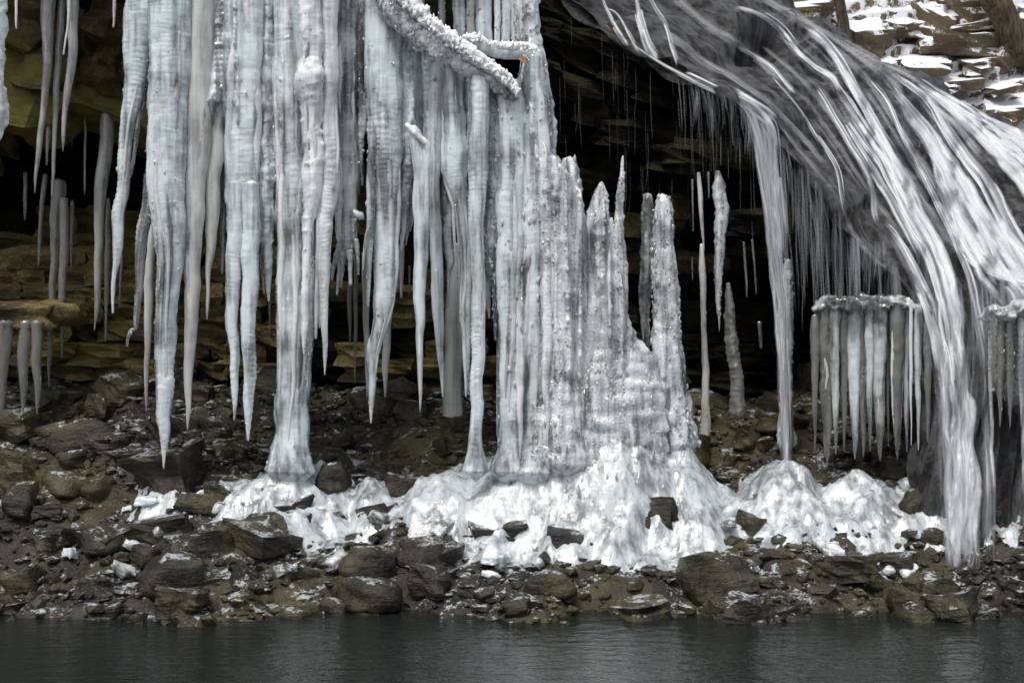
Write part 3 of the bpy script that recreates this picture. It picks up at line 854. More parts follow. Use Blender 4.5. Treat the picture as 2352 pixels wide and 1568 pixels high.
def tube(path, depth, seg=16, step=.016, rib=0.0, lam=.045, rough=.06, rsc=9.0, lobes=0.0, seed=0, flat=.85, knob=0.0, dd=0.0, lean=0.0):
    """path of (overview x, overview y, overview width); returns verts, faces, centre line and radii"""
    p = np.array(path, float)
    d = depth + dd * np.linspace(0, 1, len(p))
    W = Pv(p[:, 0], p[:, 1], d); rad = p[:, 2] * S / FPX * d * .5
    q = np.concatenate((W, rad[:, None]), 1)
    seglen = np.linalg.norm(np.diff(W, axis=0), axis=1); n = max(6, int(seglen.sum() / step))
    cum = np.concatenate(([0], np.cumsum(seglen)))
    s_ = np.linspace(0, cum[-1], n)
    t = np.interp(s_, cum, np.arange(len(p)))
    c = crom(q, np.clip(t, 0, len(p) - 1 - 1e-6))
    r = np.maximum(c[:, 3], .0012); c = c[:, :3]
    # small sideways wander of the axis
    wander = np.stack((fbm(np.stack((s_ * 5, s_ * 0 + seed, s_ * 0), -1), 91, 2), s_ * 0, s_ * 0), -1) * (np.minimum(r, .05) * .35)[:, None]
    c = c + wander
    T = np.gradient(c, axis=0); T /= np.linalg.norm(T, axis=1)[:, None] + 1e-9
    N1 = np.cross(T, np.array((0, 1.0, 0))); N1 /= np.linalg.norm(N1, axis=1)[:, None] + 1e-9
    N2 = np.cross(T, N1)
    th = np.linspace(0, 2 * math.pi, seg, endpoint=False)
    SS, TH = np.meshgrid(s_, th, indexing='ij'); RR = r[:, None]
    k = seed * 3.7
    cth, sth = np.cos(TH), np.sin(TH)
    ang = np.stack((cth * 1.2 + k, sth * 1.2, SS * 1.1), -1)
    disp = 1 + rough * fbm(np.stack((cth * RR * rsc * 2 + k, sth * RR * rsc * 2, SS * rsc), -1), seed, 3) * 2
    disp = disp + lobes * (np.sin(TH * 3 + k + 1.6 * vnoise(ang, seed + 3)) * .5 + vnoise(np.stack((cth * 2.6 + k, sth * 2.6, SS * .7), -1), seed + 5) * .8)
    if rib:
        ph = SS / lam + 1.6 * vnoise(np.stack((cth * 1.5, sth * 1.5, SS * 4 + k), -1), seed + 7) + 3.0 * vnoise(np.stack((SS * 2.3, SS * 0 + k, SS * 0), -1), seed + 6)
        am = .45 + .55 * (vnoise(np.stack((cth * 1.1 + k, sth * 1.1, SS * 3), -1), seed + 8) * .5 + .5)
        bulge = np.abs(np.sin(ph * math.pi)) - .6
        patch = np.clip(.35 + 1.1 * vnoise(np.stack((cth * .9 + k, sth * .9, SS * 1.7), -1), seed + 9), 0, 1)
        disp = disp + rib * am * patch * bulge * np.minimum(1.0, .022 / np.maximum(RR, .006))
    if knob:
        nn_ = fbm(np.stack((cth * RR * 30 + k, sth * RR * 30, SS * 20), -1), seed + 11, 3) * 1.3
        disp = disp + knob * np.maximum(0, nn_) * np.minimum(1.0, .05 / np.maximum(RR, .012))
    rr = RR * np.maximum(.25, disp)
    v = c[:, None, :] + N1[:, None, :] * (cth * rr)[..., None] + N2[:, None, :] * (sth * rr * flat)[..., None]
    i = np.arange(n * seg).reshape(n, seg); j = np.roll(i, -1, 1)
    f = np.stack((i[:-1], j[:-1], j[1:], i[1:]), -1).reshape(-1, 4)
    v = v.reshape(-1, 3)
    # round caps: collapse first and last rings towards extra points
    tipv = c[-1] + T[-1] * r[-1] * .9; topv = c[0] - T[0] * r[0] * .5
    nv = len(v); v = np.vstack((v, tipv, topv))
    fc = [(i[-1, a], i[-1, (a + 1) % seg], nv, nv) for a in range(seg)]
    ft = [(i[0, (a + 1) % seg], i[0, a], nv + 1, nv + 1) for a in range(seg)]
    tri = np.array([x[:3] for x in fc + ft])
    return v, f, tri, c, r, (N1, N2, T)


def tube_obj(name, res, mat, loc=None, parent=None):
    v, f, tri = res[:3]
    loc = res[3][0] if loc is None else loc
    v = v - np.asarray(loc)
    me = bpy.data.meshes.new(name)
    nf, n3 = len(f), len(tri)
    me.vertices.add(len(v)); me.vertices.foreach_set('co', v.ravel())
    idx = np.concatenate((f.ravel(), tri.ravel())).astype(np.int32)
    me.loops.add(len(idx)); me.loops.foreach_set('vertex_index', idx)
    me.polygons.add(nf + n3)
    st = np.concatenate((np.arange(nf) * 4, nf * 4 + np.arange(n3) * 3)).astype(np.int32)
    me.polygons.foreach_set('loop_start', st)
    me.update(calc_edges=True)
    me.polygons.foreach_set('use_smooth', np.ones(nf + n3, bool))
    me.materials.append(mat)
    return link(name, me, tuple(loc), parent)


bmi = bmesh.new(); bmesh.ops.create_icosphere(bmi, subdivisions=1, radius=1.0)
ICO_V = np.array([x.co[:] for x in bmi.verts]); ICO_F = np.array([[y.index for y in x.verts] for x in bmi.faces]); bmi.free()


def beads(parent, res, n, size, seed, mat, name='ice_bead', front=True, t0=0.0, t1=1.0):
    """small frozen drops and crystals grown on a column"""
    rs = np.random.RandomState(seed + 100)
    c, r, (N1, N2, T) = res[3], res[4], res[5]
    vs, fs = [], []
    pr = r / r.sum(); lo, hi = int(t0 * len(c)), max(int(t0 * len(c)) + 2, int(t1 * len(c)))
    w_ = pr[lo:hi] / pr[lo:hi].sum()
    ii = rs.choice(np.arange(lo, hi), n, p=w_)
    for q, a in enumerate(ii):
        th = rs.uniform(0, 2 * math.pi)
        nrm = N1[a] * math.cos(th) + N2[a] * math.sin(th)
        if front and nrm[1] > .25: nrm = nrm * np.array((1, -1, 1))
        s_ = rs.uniform(*size) * (.6 + .8 * rs.rand() ** 2)
        ctr = c[a] + nrm * np.array((1, .85, 1)) * (r[a] * rs.uniform(.92, 1.06) + s_ * .2) + T[a] * rs.uniform(-.01, .01)
        sh = np.array((rs.uniform(.7, 1.2), rs.uniform(.7, 1.2), rs.uniform(.8, 2.8)))
        vs.append(ICO_V * (s_ * sh) * (1 + .28 * rs.uniform(-1, 1, (len(ICO_V), 1))) + ctr); fs.append(ICO_F + q * len(ICO_V))
    loc = tuple(world_loc(parent))
    o = mesh_np(name, np.concatenate(vs), np.concatenate(fs), mat, loc, parent)
    o['kind'] = 'stuff'
    return o


def drips(parent, res, n, seed, mat, rel=(.14, .30), lens=(.2, .7), name='drip'):
    """thin strands frozen on to the face of a column"""
    rs = np.random.RandomState(seed + 300)
    c, r, (N1, N2, T) = res[3], res[4], res[5]; m = len(c)
    for q in range(n):
        ln = rs.uniform(*lens); a0 = rs.uniform(0, 1 - ln); i0, i1 = int(a0 * m), min(m - 1, int((a0 + ln) * m))
        if i1 - i0 < 10: continue
        th0 = rs.uniform(-1.15, 1.15)
        ks = np.linspace(i0, i1, 9).astype(int)
        pts = []
        for j, kk in enumerate(ks):
            e = j / 8.0; th = th0 + .25 * math.sin(e * 3 + q)
            nx = N1[kk] * math.sin(th)
            ny = N2[kk] * math.cos(th); ny = ny if ny[1] < 0 else -ny
            pts.append(c[kk] + nx * r[kk] * .90 + ny * r[kk] * .74)
        pts = np.array(pts)
        prof = np.array([.35, .8, 1, .95, .9, .8, .66, .45, .12]) * rs.uniform(*rel) * r[ks].mean()
        o = np.stack(((pts[:, 0] / pts[:, 1] * FPX + 512) / S, (341 - (pts[:, 2] - CAMZ) / pts[:, 1] * FPX) / S), -1)
        path = [(o[j, 0], o[j, 1], prof[j] * 2 * FPX / S / pts[j, 1]) for j in range(9)]
        rr = tube(path, float(pts[0, 1]), 10, .014, rib=.3, lam=.035, rough=.10, rsc=16, seed=seed * 13 + q, dd=float(pts[-1, 1] - pts[0, 1]))
        tube_obj(name, rr, mat if rs.rand() < .45 else (M['white'] if rs.rand() < .5 else M['clear']), None, parent)


STY = {
    'smooth': dict(rib=.05, lam=.06, rough=.035, rsc=5, lobes=.05),
    'ribbed': dict(rib=.52, lam=.042, rough=.05, rsc=8, lobes=.06, knob=.12),
    'column': dict(rib=.36, lam=.046, rough=.06, rsc=7, lobes=.16, knob=.16),
    'knobby': dict(rib=.55, lam=.050, rough=.13, rsc=13, lobes=.10, knob=.50),
    'beaded': dict(rib=.08, lam=.040, rough=.10, rsc=12, lobes=.22, knob=.50),
    'thin': dict(rib=.12, lam=.05, rough=.06, rsc=9, lobes=.02),
}
SEED = [0]


def icicle(label, style, mat, depth, path, name='icicle', cat='icicle', group=None, nb=0, nd=0, bsize=(.004, .010), extra=(), **kw):
    SEED[0] += 1; sd_ = SEED[0]
    wmax = max(p[2] for p in path)
    seg = 10 if wmax < 14 else (16 if wmax < 40 else 26)
    a = dict(STY[style]); a.update(kw); a['rib'] *= .66
    step = .011 if a['rib'] > .2 else .02
    res = tube(path, depth, seg, step, seed=sd_, **a)
    o = tag(tube_obj(name, res, M[mat]), label, cat, group, 'thing')
    if nd: drips(o, res, nd, sd_, M[mat])
    if nb: beads(o, res, nb, bsize, sd_, M['glint'])
    for (nm, st2, mt2, d2, path2) in extra:
        SEED[0] += 1
        a2 = dict(STY[st2])
        r2 = tube(path2, d2, 12, .012, seed=SEED[0], **a2)
        tube_obj(nm, r2, M[mt2], None, o)
    return o


GL = 'icicles hanging over the dark hollow on the left'
GC = 'columns of the main ice curtain'
GB = 'small icicles in the shade behind the curtain'
GRT = 'ice columns right of the curtain'
GF = 'ice fringe under the falls'
I = icicle
# --- far left
I('bright jagged icicle cut off by the left picture edge', 'knobby', 'white', 10.8, [(-16, -120, 70), (-14, 60, 56), (-14, 130, 46), (-10, 180, 40), (-10, 250, 58), (-14, 290, 44), (-20, 330, 18), (-22, 344, 6)], group=GL, nb=70)
I('tiny white icicle alone near the top left corner', 'thin', 'white', 12.2, [(37, -90, 10), (37, 40, 6), (38, 66, 3)], group=GL)
I('long tapering grey icicle, leftmost of the three in the upper left', 'smooth', 'smoke', 12.6, [(114, -100, 40), (112, 20, 34), (109, 100, 25), (106, 170, 19), (100, 250, 15), (90, 335, 13), (83, 400, 8), (80, 443, 2)], group=GL)
I('slim grey icicle in the middle of the three in the upper left', 'smooth', 'smoke', 12.7, [(144, -100, 22), (141, 40, 19), (136, 120, 15), (129, 220, 14), (125, 320, 10), (122, 400, 8), (119, 450, 3)], group=GL)
I('short pointed grey icicle, rightmost of the three in the upper left', 'smooth', 'smoke', 12.5, [(168, -100, 34), (167, 40, 26), (164, 140, 21), (156, 210, 17), (149, 260, 12), (146, 310, 9), (144, 348, 2)], group=GL)
I('thin bright drip running between two grey icicles in the upper left', 'thin', 'white', 12.35, [(158, -100, 9), (157, 40, 7), (150, 95, 5), (146, 125, 5)], group=GL)
I('small white icicle with a blunt tip beside the leftmost big column', 'thin', 'white', 12.1, [(265, -90, 10), (263, 20, 8), (262, 45, 6), (260, 62, 6)], group=GL)
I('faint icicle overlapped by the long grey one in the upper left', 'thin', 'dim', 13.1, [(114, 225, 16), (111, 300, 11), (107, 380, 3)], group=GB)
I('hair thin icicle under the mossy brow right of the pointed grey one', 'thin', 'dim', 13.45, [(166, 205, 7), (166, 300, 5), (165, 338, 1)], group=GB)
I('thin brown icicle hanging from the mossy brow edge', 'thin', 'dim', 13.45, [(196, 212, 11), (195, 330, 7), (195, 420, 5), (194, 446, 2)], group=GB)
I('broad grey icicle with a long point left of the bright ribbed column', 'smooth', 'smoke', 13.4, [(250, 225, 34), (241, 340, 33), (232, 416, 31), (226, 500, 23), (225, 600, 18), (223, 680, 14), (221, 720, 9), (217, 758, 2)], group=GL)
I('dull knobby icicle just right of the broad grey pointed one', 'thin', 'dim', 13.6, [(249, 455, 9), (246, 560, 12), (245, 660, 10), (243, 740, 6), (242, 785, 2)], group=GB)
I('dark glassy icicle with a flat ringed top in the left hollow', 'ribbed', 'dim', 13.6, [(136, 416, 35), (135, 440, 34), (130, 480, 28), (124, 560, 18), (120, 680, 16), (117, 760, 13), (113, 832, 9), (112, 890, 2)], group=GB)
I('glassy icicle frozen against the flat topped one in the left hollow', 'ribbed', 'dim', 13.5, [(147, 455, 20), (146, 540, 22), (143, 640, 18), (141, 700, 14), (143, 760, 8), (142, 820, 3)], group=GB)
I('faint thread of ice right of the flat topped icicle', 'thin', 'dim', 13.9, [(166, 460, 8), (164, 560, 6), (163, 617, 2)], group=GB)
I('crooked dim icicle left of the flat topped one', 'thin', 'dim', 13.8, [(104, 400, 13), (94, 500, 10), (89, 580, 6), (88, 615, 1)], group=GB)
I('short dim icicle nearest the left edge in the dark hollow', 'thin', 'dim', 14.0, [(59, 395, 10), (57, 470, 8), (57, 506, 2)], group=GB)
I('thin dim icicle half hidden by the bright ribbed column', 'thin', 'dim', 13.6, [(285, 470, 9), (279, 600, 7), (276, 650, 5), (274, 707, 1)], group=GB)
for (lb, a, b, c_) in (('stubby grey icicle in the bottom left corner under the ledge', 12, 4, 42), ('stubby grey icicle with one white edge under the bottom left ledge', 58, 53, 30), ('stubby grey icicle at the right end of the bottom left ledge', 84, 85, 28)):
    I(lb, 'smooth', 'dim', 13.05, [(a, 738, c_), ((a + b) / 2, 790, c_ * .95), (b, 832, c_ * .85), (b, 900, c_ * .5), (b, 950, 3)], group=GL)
# --- left big columns
I('bright ribbed column that ends in a long thin tail, leftmost of the curtain', 'ribbed', 'milky', 11.8, [(320, -110, 68), (319, 40, 64), (314, 130, 58), (302, 230, 42), (289, 320, 31), (282, 416, 28), (272, 500, 27), (268, 570, 22), (264, 620, 13), (260, 680, 8), (260, 718, 5)], 'ice_column', 'icicle', GC, nd=4, nb=60)
I('dark knobby strand hanging between the two leftmost columns', 'knobby', 'clear', 12.0, [(338, 140, 6), (330, 195, 11), (321, 250, 13), (312, 320, 9), (302, 392, 7), (298, 408, 3)], group=GC)
I('thickest ribbed column on the left, narrowing like a screw to the bottom', 'column', 'milky', 11.6, [(392, -110, 98), (388, 100, 92), (384, 250, 86), (380, 400, 82), (384, 490, 76), (388, 545, 66), (384, 610, 55), (382, 700, 48), (378, 800, 45), (377, 900, 38), (376, 980, 26), (376, 1040, 10), (376, 1075, 2)], 'ice_column', 'icicle', GC, nd=9, nb=160, rib=.55)
I('clear ribbed icicle with a crooked hooked foot', 'ribbed', 'clear', 11.7, [(348, 400, 28), (338, 470, 29), (327, 540, 27), (320, 600, 22), (318, 650, 17), (315, 700, 15), (312, 738, 12), (310, 754, 8), (300, 758, 8), (294, 772, 7), (291, 795, 4)], group=GC, nb=30)
I('smooth grey icicle behind the hooked clear one', 'smooth', 'grey', 12.4, [(356, 430, 14), (349, 520, 17), (343, 600, 19), (340, 680, 21), (338, 760, 17), (337, 832, 12), (336, 900, 8), (336, 945, 2)], group=GC)
I('smooth pale grey icicle with a straight carrot shape', 'smooth', 'grey', 11.68, [(466, -110, 66), (463, 120, 68), (454, 280, 66), (447, 416, 50), (445, 500, 44), (443, 620, 38), (441, 700, 34), (438, 780, 28), (434, 840, 23), (432, 930, 13), (431, 985, 3)], 'ice_column', 'icicle', GC, nd=3)
I('grey icicle with a stepped shoulder right of the carrot shaped one', 'smooth', 'grey', 11.74, [(500, 20, 40), (496, 180, 46), (494, 300, 42), (489, 416, 38), (487, 500, 31), (482, 580, 20), (478, 650, 10), (476, 700, 8), (475, 733, 3)], group=GC)
I('thin clear icicle left of the forked column', 'ribbed', 'clear', 11.9, [(514, 320, 20), (512, 416, 18), (512, 500, 12), (511, 560, 10), (510, 627, 3)], group=GC)
I('wide pale column that forks into two long legs', 'column', 'milky', 11.75, [(568, -110, 104), (566, 100, 96), (562, 250, 88), (560, 380, 82), (559, 470, 78), (557, 540, 62), (556, 590, 30), (556, 610, 6)], 'ice_column', 'icicle', GC, nd=7, nb=60,
  extra=[('leg', 'ribbed', 'milky', 11.62, [(545, 420, 40), (539, 540, 40), (535, 600, 37), (533, 650, 34), (531, 720, 30), (537, 780, 25), (538, 832, 22), (538, 900, 15), (538, 965, 3)]),
         ('leg', 'ribbed', 'milky', 11.6, [(577, 420, 40), (578, 540, 42), (575, 620, 40), (574, 700, 37), (571, 780, 33), (571, 832, 30), (570, 930, 22), (570, 1010, 4)])])
I('clear knobby strip of ice with three dripping points right of the forked column', 'knobby', 'milky', 11.75, [(612, -110, 54), (614, 150, 48), (614, 300, 44), (613, 416, 40), (612, 530, 30), (615, 600, 20), (616, 660, 10), (617, 690, 5)], group=GC, nb=90,
  extra=[('drip', 'knobby', 'clear', 11.8, [(600, 535, 10), (603, 620, 9), (606, 674, 3)]), ('drip', 'thin', 'dim', 12.2, [(618, 670, 7), (620, 730, 4), (620, 772, 1)])])
# --- centre
I('broad ribbed pillar of milky ice reaching the ground left of centre', 'column', 'milky', 11.75, [(676, -110, 98), (676, 120, 94), (676, 300, 90), (676, 460, 86), (677, 600, 84), (678, 720, 84), (672, 832, 79), (669, 940, 78), (666, 1020, 86), (664, 1080, 120)], 'ice_column', 'icicle', GC, nd=12, nb=170)
I('whitest lumpy column with bulging collars in front of the broad pillar', 'column', 'white', 11.4, [(716, -100, 46), (718, 40, 50), (719, 90, 52), (715, 135, 46), (714, 165, 64), (712, 190, 66), (714, 215, 56), (718, 270, 42), (720, 330, 42), (718, 416, 46), (714, 480, 30), (706, 560, 20), (702, 650, 18), (699, 760, 13), (698, 812, 3)], 'ice_column', 'icicle', GC, nd=5, nb=60, knob=.4)
I('white icicle with a swollen shoulder right of the lumpy white column', 'ribbed', 'white', 11.45, [(754, -110, 46), (755, 120, 40), (756, 260, 38), (756, 400, 46), (752, 450, 46), (745, 500, 38), (743, 560, 34), (742, 620, 33), (746, 690, 21), (746, 760, 15), (746, 825, 8), (746, 860, 2)], 'ice_column', 'icicle', GC, nd=3, nb=30,
  extra=[('drip', 'thin', 'milky', 11.42, [(734, 450, 14), (731, 560, 11), (728, 680, 9), (726, 765, 6), (725, 778, 3)]), ('drip', 'thin', 'milky', 11.5, [(736, 600, 10), (735, 690, 8), (734, 752, 5)])])
I('clear beaded strand between the two white icicles low in the centre', 'knobby', 'clear', 11.6, [(713, 590, 18), (715, 690, 18), (713, 780, 13), (708, 840, 10), (706, 890, 3)], group=GC, nb=70)
I('grey ribbed column ending in a hand of dripping fingers', 'ribbed', 'clear', 11.7, [(797, -110, 52), (797, 150, 48), (799, 300, 46), (801, 416, 44), (799, 500, 43), (800, 555, 46), (800, 585, 40), (801, 606, 12)], 'ice_column', 'icicle', GC, nd=5, nb=90,
  extra=[('finger', 'knobby', 'clear', 11.62, [(782, 560, 18), (772, 595, 12), (765, 620, 8), (763, 643, 4)]), ('finger', 'knobby', 'clear', 11.64, [(786, 570, 16), (778, 620, 9), (774, 676, 4)]),
         ('finger', 'knobby', 'clear', 11.6, [(790, 580, 14), (786, 620, 9), (783, 659, 4)]), ('finger', 'knobby', 'clear', 11.6, [(804, 575, 16), (806, 610, 10), (806, 653, 6)]),
         ('finger', 'knobby', 'clear', 11.62, [(816, 550, 16), (822, 590, 9), (823, 631, 4)]), ('knob', 'smooth', 'clear', 11.55, [(812, 482, 6), (820, 490, 16), (828, 496, 20), (834, 502, 8)]),
         ('drip', 'knobby', 'clear', 11.62, [(780, 420, 14), (776, 480, 18), (778, 540, 12), (782, 568, 5)])])
I('short clear icicle tip in the dark gap right of the fingered column', 'ribbed', 'clear', 11.8, [(828, 300, 14), (826, 370, 12), (825, 416, 10), (824, 450, 3)], group=GC)
I('dark glassy strand of lumps in the black slit at the centre', 'knobby', 'clear', 11.75, [(829, -110, 28), (826, 60, 22), (823, 140, 18), (823, 180, 20), (832, 245, 27), (827, 330, 18), (830, 380, 10), (832, 425, 4)], group=GC, nb=120)
I('long screw ribbed column under the snowy ridge, pale with a clear crooked end', 'ribbed', 'milky', 11.6, [(876, 0, 70), (880, 80, 88), (885, 200, 90), (887, 320, 84), (888, 430, 72), (888, 520, 59), (886, 620, 55), (882, 690, 50), (877, 735, 36), (868, 765, 30), (858, 795, 28), (855, 832, 23), (853, 900, 16), (852, 970, 4)], 'ice_column', 'icicle', GC, nd=8, nb=130, rib=.7)
I('clear dark icicle with a side branch left of the screw ribbed column', 'ribbed', 'clear', 11.5, [(856, 290, 16), (853, 380, 20), (852, 440, 20), (851, 510, 17), (848, 600, 12), (845, 690, 7), (846, 707, 2)], group=GC, nb=30,
  extra=[('side_branch', 'thin', 'clear', 11.45, [(850, 505, 8), (841, 540, 8), (836, 580, 7), (834, 622, 3)])])
I('smooth dull icicle behind the foot of the screw ribbed column', 'smooth', 'grey', 12.4, [(891, 640, 22), (887, 760, 19), (885, 832, 16), (884, 910, 4)], group=GB)
I('short smooth icicle with a round tip in the gap right of the screw ribbed column', 'smooth', 'grey', 12.2, [(923, 560, 13), (922, 640, 10), (922, 684, 4)], group=GB)
I('slender clear icicle left of the short round tipped one', 'thin', 'clear', 12.1, [(915, 580, 9), (913, 664, 3)], group=GB)
I('smallest hanging icicle in the black gap near the centre', 'thin', 'dim', 12.6, [(941, 610, 6), (940, 679, 2)], group=GB)
I('dull straight icicle below the fingered column, left of two', 'thin', 'dim', 12.8, [(803, 590, 8), (803, 700, 10), (804, 760, 6), (803, 792, 2)], group=GB)
I('dull straight icicle below the fingered column, right of two', 'thin', 'dim', 12.8, [(816, 590, 10), (817, 700, 10), (816, 780, 8), (815, 840, 5), (815, 880, 2)], group=GB)
I('grey smooth icicle behind the clear branched one', 'smooth', 'grey', 12.5, [(840, 580, 16), (841, 700, 15), (843, 832, 10), (843, 910, 3)], group=GB)
I('knobby strand in front of the gap right of the screw ribbed column', 'knobby', 'milky', 11.65, [(926, 40, 36), (930, 180, 36), (934, 330, 34), (931, 430, 26), (925, 520, 14), (921, 574, 4)], group=GC, nb=60, nd=2,
  extra=[('drip', 'knobby', 'clear', 11.7, [(938, 400, 18), (937, 500, 12), (932, 562, 4)])])
I('smooth pale icicle hanging from a frozen branch with a shoulder', 'smooth', 'milky', 11.3, [(946, 292, 22), (956, 312, 30), (962, 350, 30), (967, 416, 36), (968, 500, 36), (966, 600, 32), (964, 700, 26), (963, 780, 17), (965, 832, 14), (965, 900, 8), (965, 945, 2)], 'ice_column', 'icicle', GC, nd=1,
  extra=[('side_branch', 'knobby', 'white', 11.25, [(934, 284, 10), (948, 300, 15), (966, 316, 15), (982, 330, 14), (985, 360, 8), (984, 385, 3)]), ('drip', 'thin', 'milky', 11.28, [(978, 330, 14), (977, 480, 18), (975, 560, 10), (972, 628, 3)])])
I('grey column under the ridge just behind the frozen branch', 'column', 'milky', 11.85, [(944, 40, 40), (946, 230, 44), (946, 330, 42), (944, 430, 36), (942, 500, 18), (942, 530, 4)], 'ice_column', 'icicle', GC, nd=2)
I('narrow grey column under the ridge right of the frozen branch', 'smooth', 'grey', 11.85, [(972, 60, 36), (973, 230, 34), (976, 330, 30), (978, 450, 18), (978, 520, 3)], 'ice_column', 'icicle', GC, nd=1)
I('pale long icicle with a split lower tip under the middle of the ridge', 'smooth', 'milky', 11.65, [(1004, 90, 40), (1000, 300, 40), (997, 416, 33), (997, 500, 29), (1002, 600, 28), (1006, 680, 28), (1010, 760, 22), (1013, 810, 16), (1015, 850, 12), (1017, 910, 3)], 'ice_column', 'icicle', GC, nd=2,
  extra=[('drip', 'thin', 'milky', 11.6, [(1001, 620, 11), (1004, 720, 8), (1004, 766, 2)])])
I('dark ribbed icicle with a lump above its needle tip', 'ribbed', 'clear', 11.7, [(1031, 330, 14), (1025, 430, 26), (1026, 500, 28), (1028, 560, 27), (1031, 600, 22), (1029, 635, 10), (1029, 705, 3)], group=GC, nb=30)
I('column that thins to a bare straight icicle right of the dark ribbed one', 'column', 'milky', 11.6, [(1040, 110, 52), (1042, 300, 57), (1046, 400, 56), (1054, 455, 40), (1066, 540, 25), (1068, 620, 18), (1064, 700, 16), (1068, 780, 14), (1070, 832, 12), (1070, 910, 3)], 'ice_column', 'icicle', GC, nd=5, nb=30,
  extra=[('drip', 'thin', 'clear', 11.5, [(1040, 470, 8), (1043, 540, 7), (1050, 638, 4)]), ('drip', 'thin', 'clear', 11.52, [(1044, 470, 8), (1052, 540, 6), (1055, 640, 4)])])
I('broad smooth grey ice pillar standing in shade behind the thin straight icicles', 'smooth', 'grey', 13.0, [(1050, 560, 14), (1044, 640, 32), (1042, 720, 44), (1040, 832, 46), (1040, 920, 46), (1040, 1010, 52), (1040, 1110, 58)], 'ice_column', 'icicle', GC)
I('evenly ringed column like a stack of discs right of centre', 'ribbed', 'milky', 11.4, [(1102, 150, 46), (1100, 330, 46), (1099, 430, 42), (1096, 520, 35), (1097, 600, 34), (1098, 700, 33), (1098, 780, 31), (1096, 832, 30), (1095, 930, 29), (1094, 1010, 32), (1094, 1080, 60)], 'ice_column', 'icicle', GC, nd=2, rib=.8)
I('clear slim icicle touching the ringed column on its left', 'ribbed', 'clear', 11.5, [(1081, 500, 10), (1079, 600, 12), (1077, 700, 13), (1076, 780, 11), (1075, 860, 6), (1075, 900, 2)], group=GC)
I('beaded glassy strand with a thin tail right of the ringed column', 'beaded', 'clear', 11.55, [(1132, 170, 38), (1131, 400, 35), (1128, 540, 33), (1131, 615, 25), (1135, 650, 11), (1136, 730, 7), (1137, 782, 2)], group=GC, nb=220, bsize=(.006, .016),
  extra=[('drip', 'knobby', 'clear', 11.6, [(1122, 620, 18), (1122, 690, 12), (1124, 730, 4)])])
I('tall pale blue sheet column left of the widest frozen fall', 'column', 'milky', 11.5, [(1166, 190, 66), (1174, 320, 64), (1175, 430, 64), (1172, 600, 66), (1171, 750, 58), (1172, 832, 55), (1174, 930, 58), (1174, 1010, 70), (1174, 1080, 110)], 'ice_column', 'icicle', GC, nd=9, nb=160, bsize=(.006, .015))
I('widest pale blue frozen fall right of centre', 'column', 'milky', 11.55, [(1222, 130, 50), (1226, 220, 70), (1228, 350, 82), (1225, 500, 88), (1222, 700, 84), (1222, 832, 86), (1222, 940, 94), (1222, 1010, 110), (1222, 1080, 150)], 'ice_column', 'icicle', GC, nd=13, nb=260, bsize=(.006, .016))
I('ragged edged ice column standing above and right of the snow capped log', 'beaded', 'milky', 11.75, [(1210, -110, 54), (1209, 20, 54), (1214, 90, 54), (1228, 150, 52), (1242, 220, 48), (1250, 300, 44), (1252, 360, 36), (1252, 400, 10)], 'ice_column', 'icicle', GRT, nb=240, nd=4, bsize=(.006, .017))
I('sparkling beaded column against the right side of the widest frozen fall', 'beaded', 'bead', 11.5, [(1262, 360, 28), (1268, 430, 50), (1272, 540, 60), (1274, 660, 66), (1276, 760, 74), (1276, 832, 80), (1276, 940, 100), (1276, 1060, 150)], 'ice_column', 'icicle', GRT, nb=302, nd=5, bsize=(.006, .017))
I('crystal crusted column with a knobbly square top beside the black wall', 'beaded', 'bead', 11.6, [(1312, 364, 26), (1311, 400, 40), (1309, 470, 54), (1308, 560, 60), (1306, 660, 70), (1304, 760, 84), (1304, 832, 96), (1304, 960, 130), (1304, 1060, 170)], 'ice_column', 'icicle', GRT, nb=302, nd=6, bsize=(.006, .017))
I('crystal crusted spire with a pointed peak, widening into a heap', 'beaded', 'bead', 11.7, [(1381, 418, 8), (1380, 445, 30), (1377, 510, 52), (1374, 600, 66), (1374, 690, 82), (1380, 750, 120), (1388, 810, 180), (1392, 860, 226), (1390, 960, 262), (1386, 1060, 290), (1386, 1150, 320)], 'ice_column', 'icicle', GRT, nb=504, nd=4, bsize=(.006, .017), flat=.6)
I('smooth pale strip of ice between the crystal spire and the beaded icicle', 'smooth', 'milky', 11.55, [(1404, 500, 8), (1408, 560, 18), (1412, 640, 28), (1418, 720, 36), (1424, 800, 50), (1424, 860, 60)], 'ice_column', 'icicle', GRT, nb=60)
I('beaded icicle rising to a needle above the crystal spire and ending in a double point', 'beaded', 'bead', 11.5, [(1431, 358, 4), (1428, 400, 10), (1423, 440, 17), (1421, 500, 19), (1423, 560, 23), (1426, 600, 22), (1434, 645, 11), (1437, 700, 8), (1438, 735, 2)], group=GRT, nb=150)
I('dark clear ice post left of the fat beaded cone', 'knobby', 'clear', 12.0, [(1487, 446, 20), (1485, 500, 28), (1488, 560, 31), (1482, 640, 28), (1480, 690, 25), (1483, 760, 18), (1485, 832, 20), (1486, 900, 30)], 'ice_column', 'icicle', GRT, nb=60)
I('fat beaded ice cone standing apart before the black wall', 'beaded', 'bead', 11.8, [(1520, 448, 20), (1521, 470, 38), (1521, 510, 44), (1523, 570, 50), (1526, 640, 57), (1529, 720, 62), (1533, 790, 66), (1537, 850, 72), (1540, 940, 90), (1540, 1020, 130)], 'ice_column', 'icicle', GRT, nb=374, nd=2, bsize=(.006, .016))
I('slim icicle hanging over a thin ice post in front of the black wall', 'thin', 'milky', 13.0, [(1605, 396, 9), (1609, 450, 12), (1613, 510, 9), (1617, 575, 3)], group=GRT)
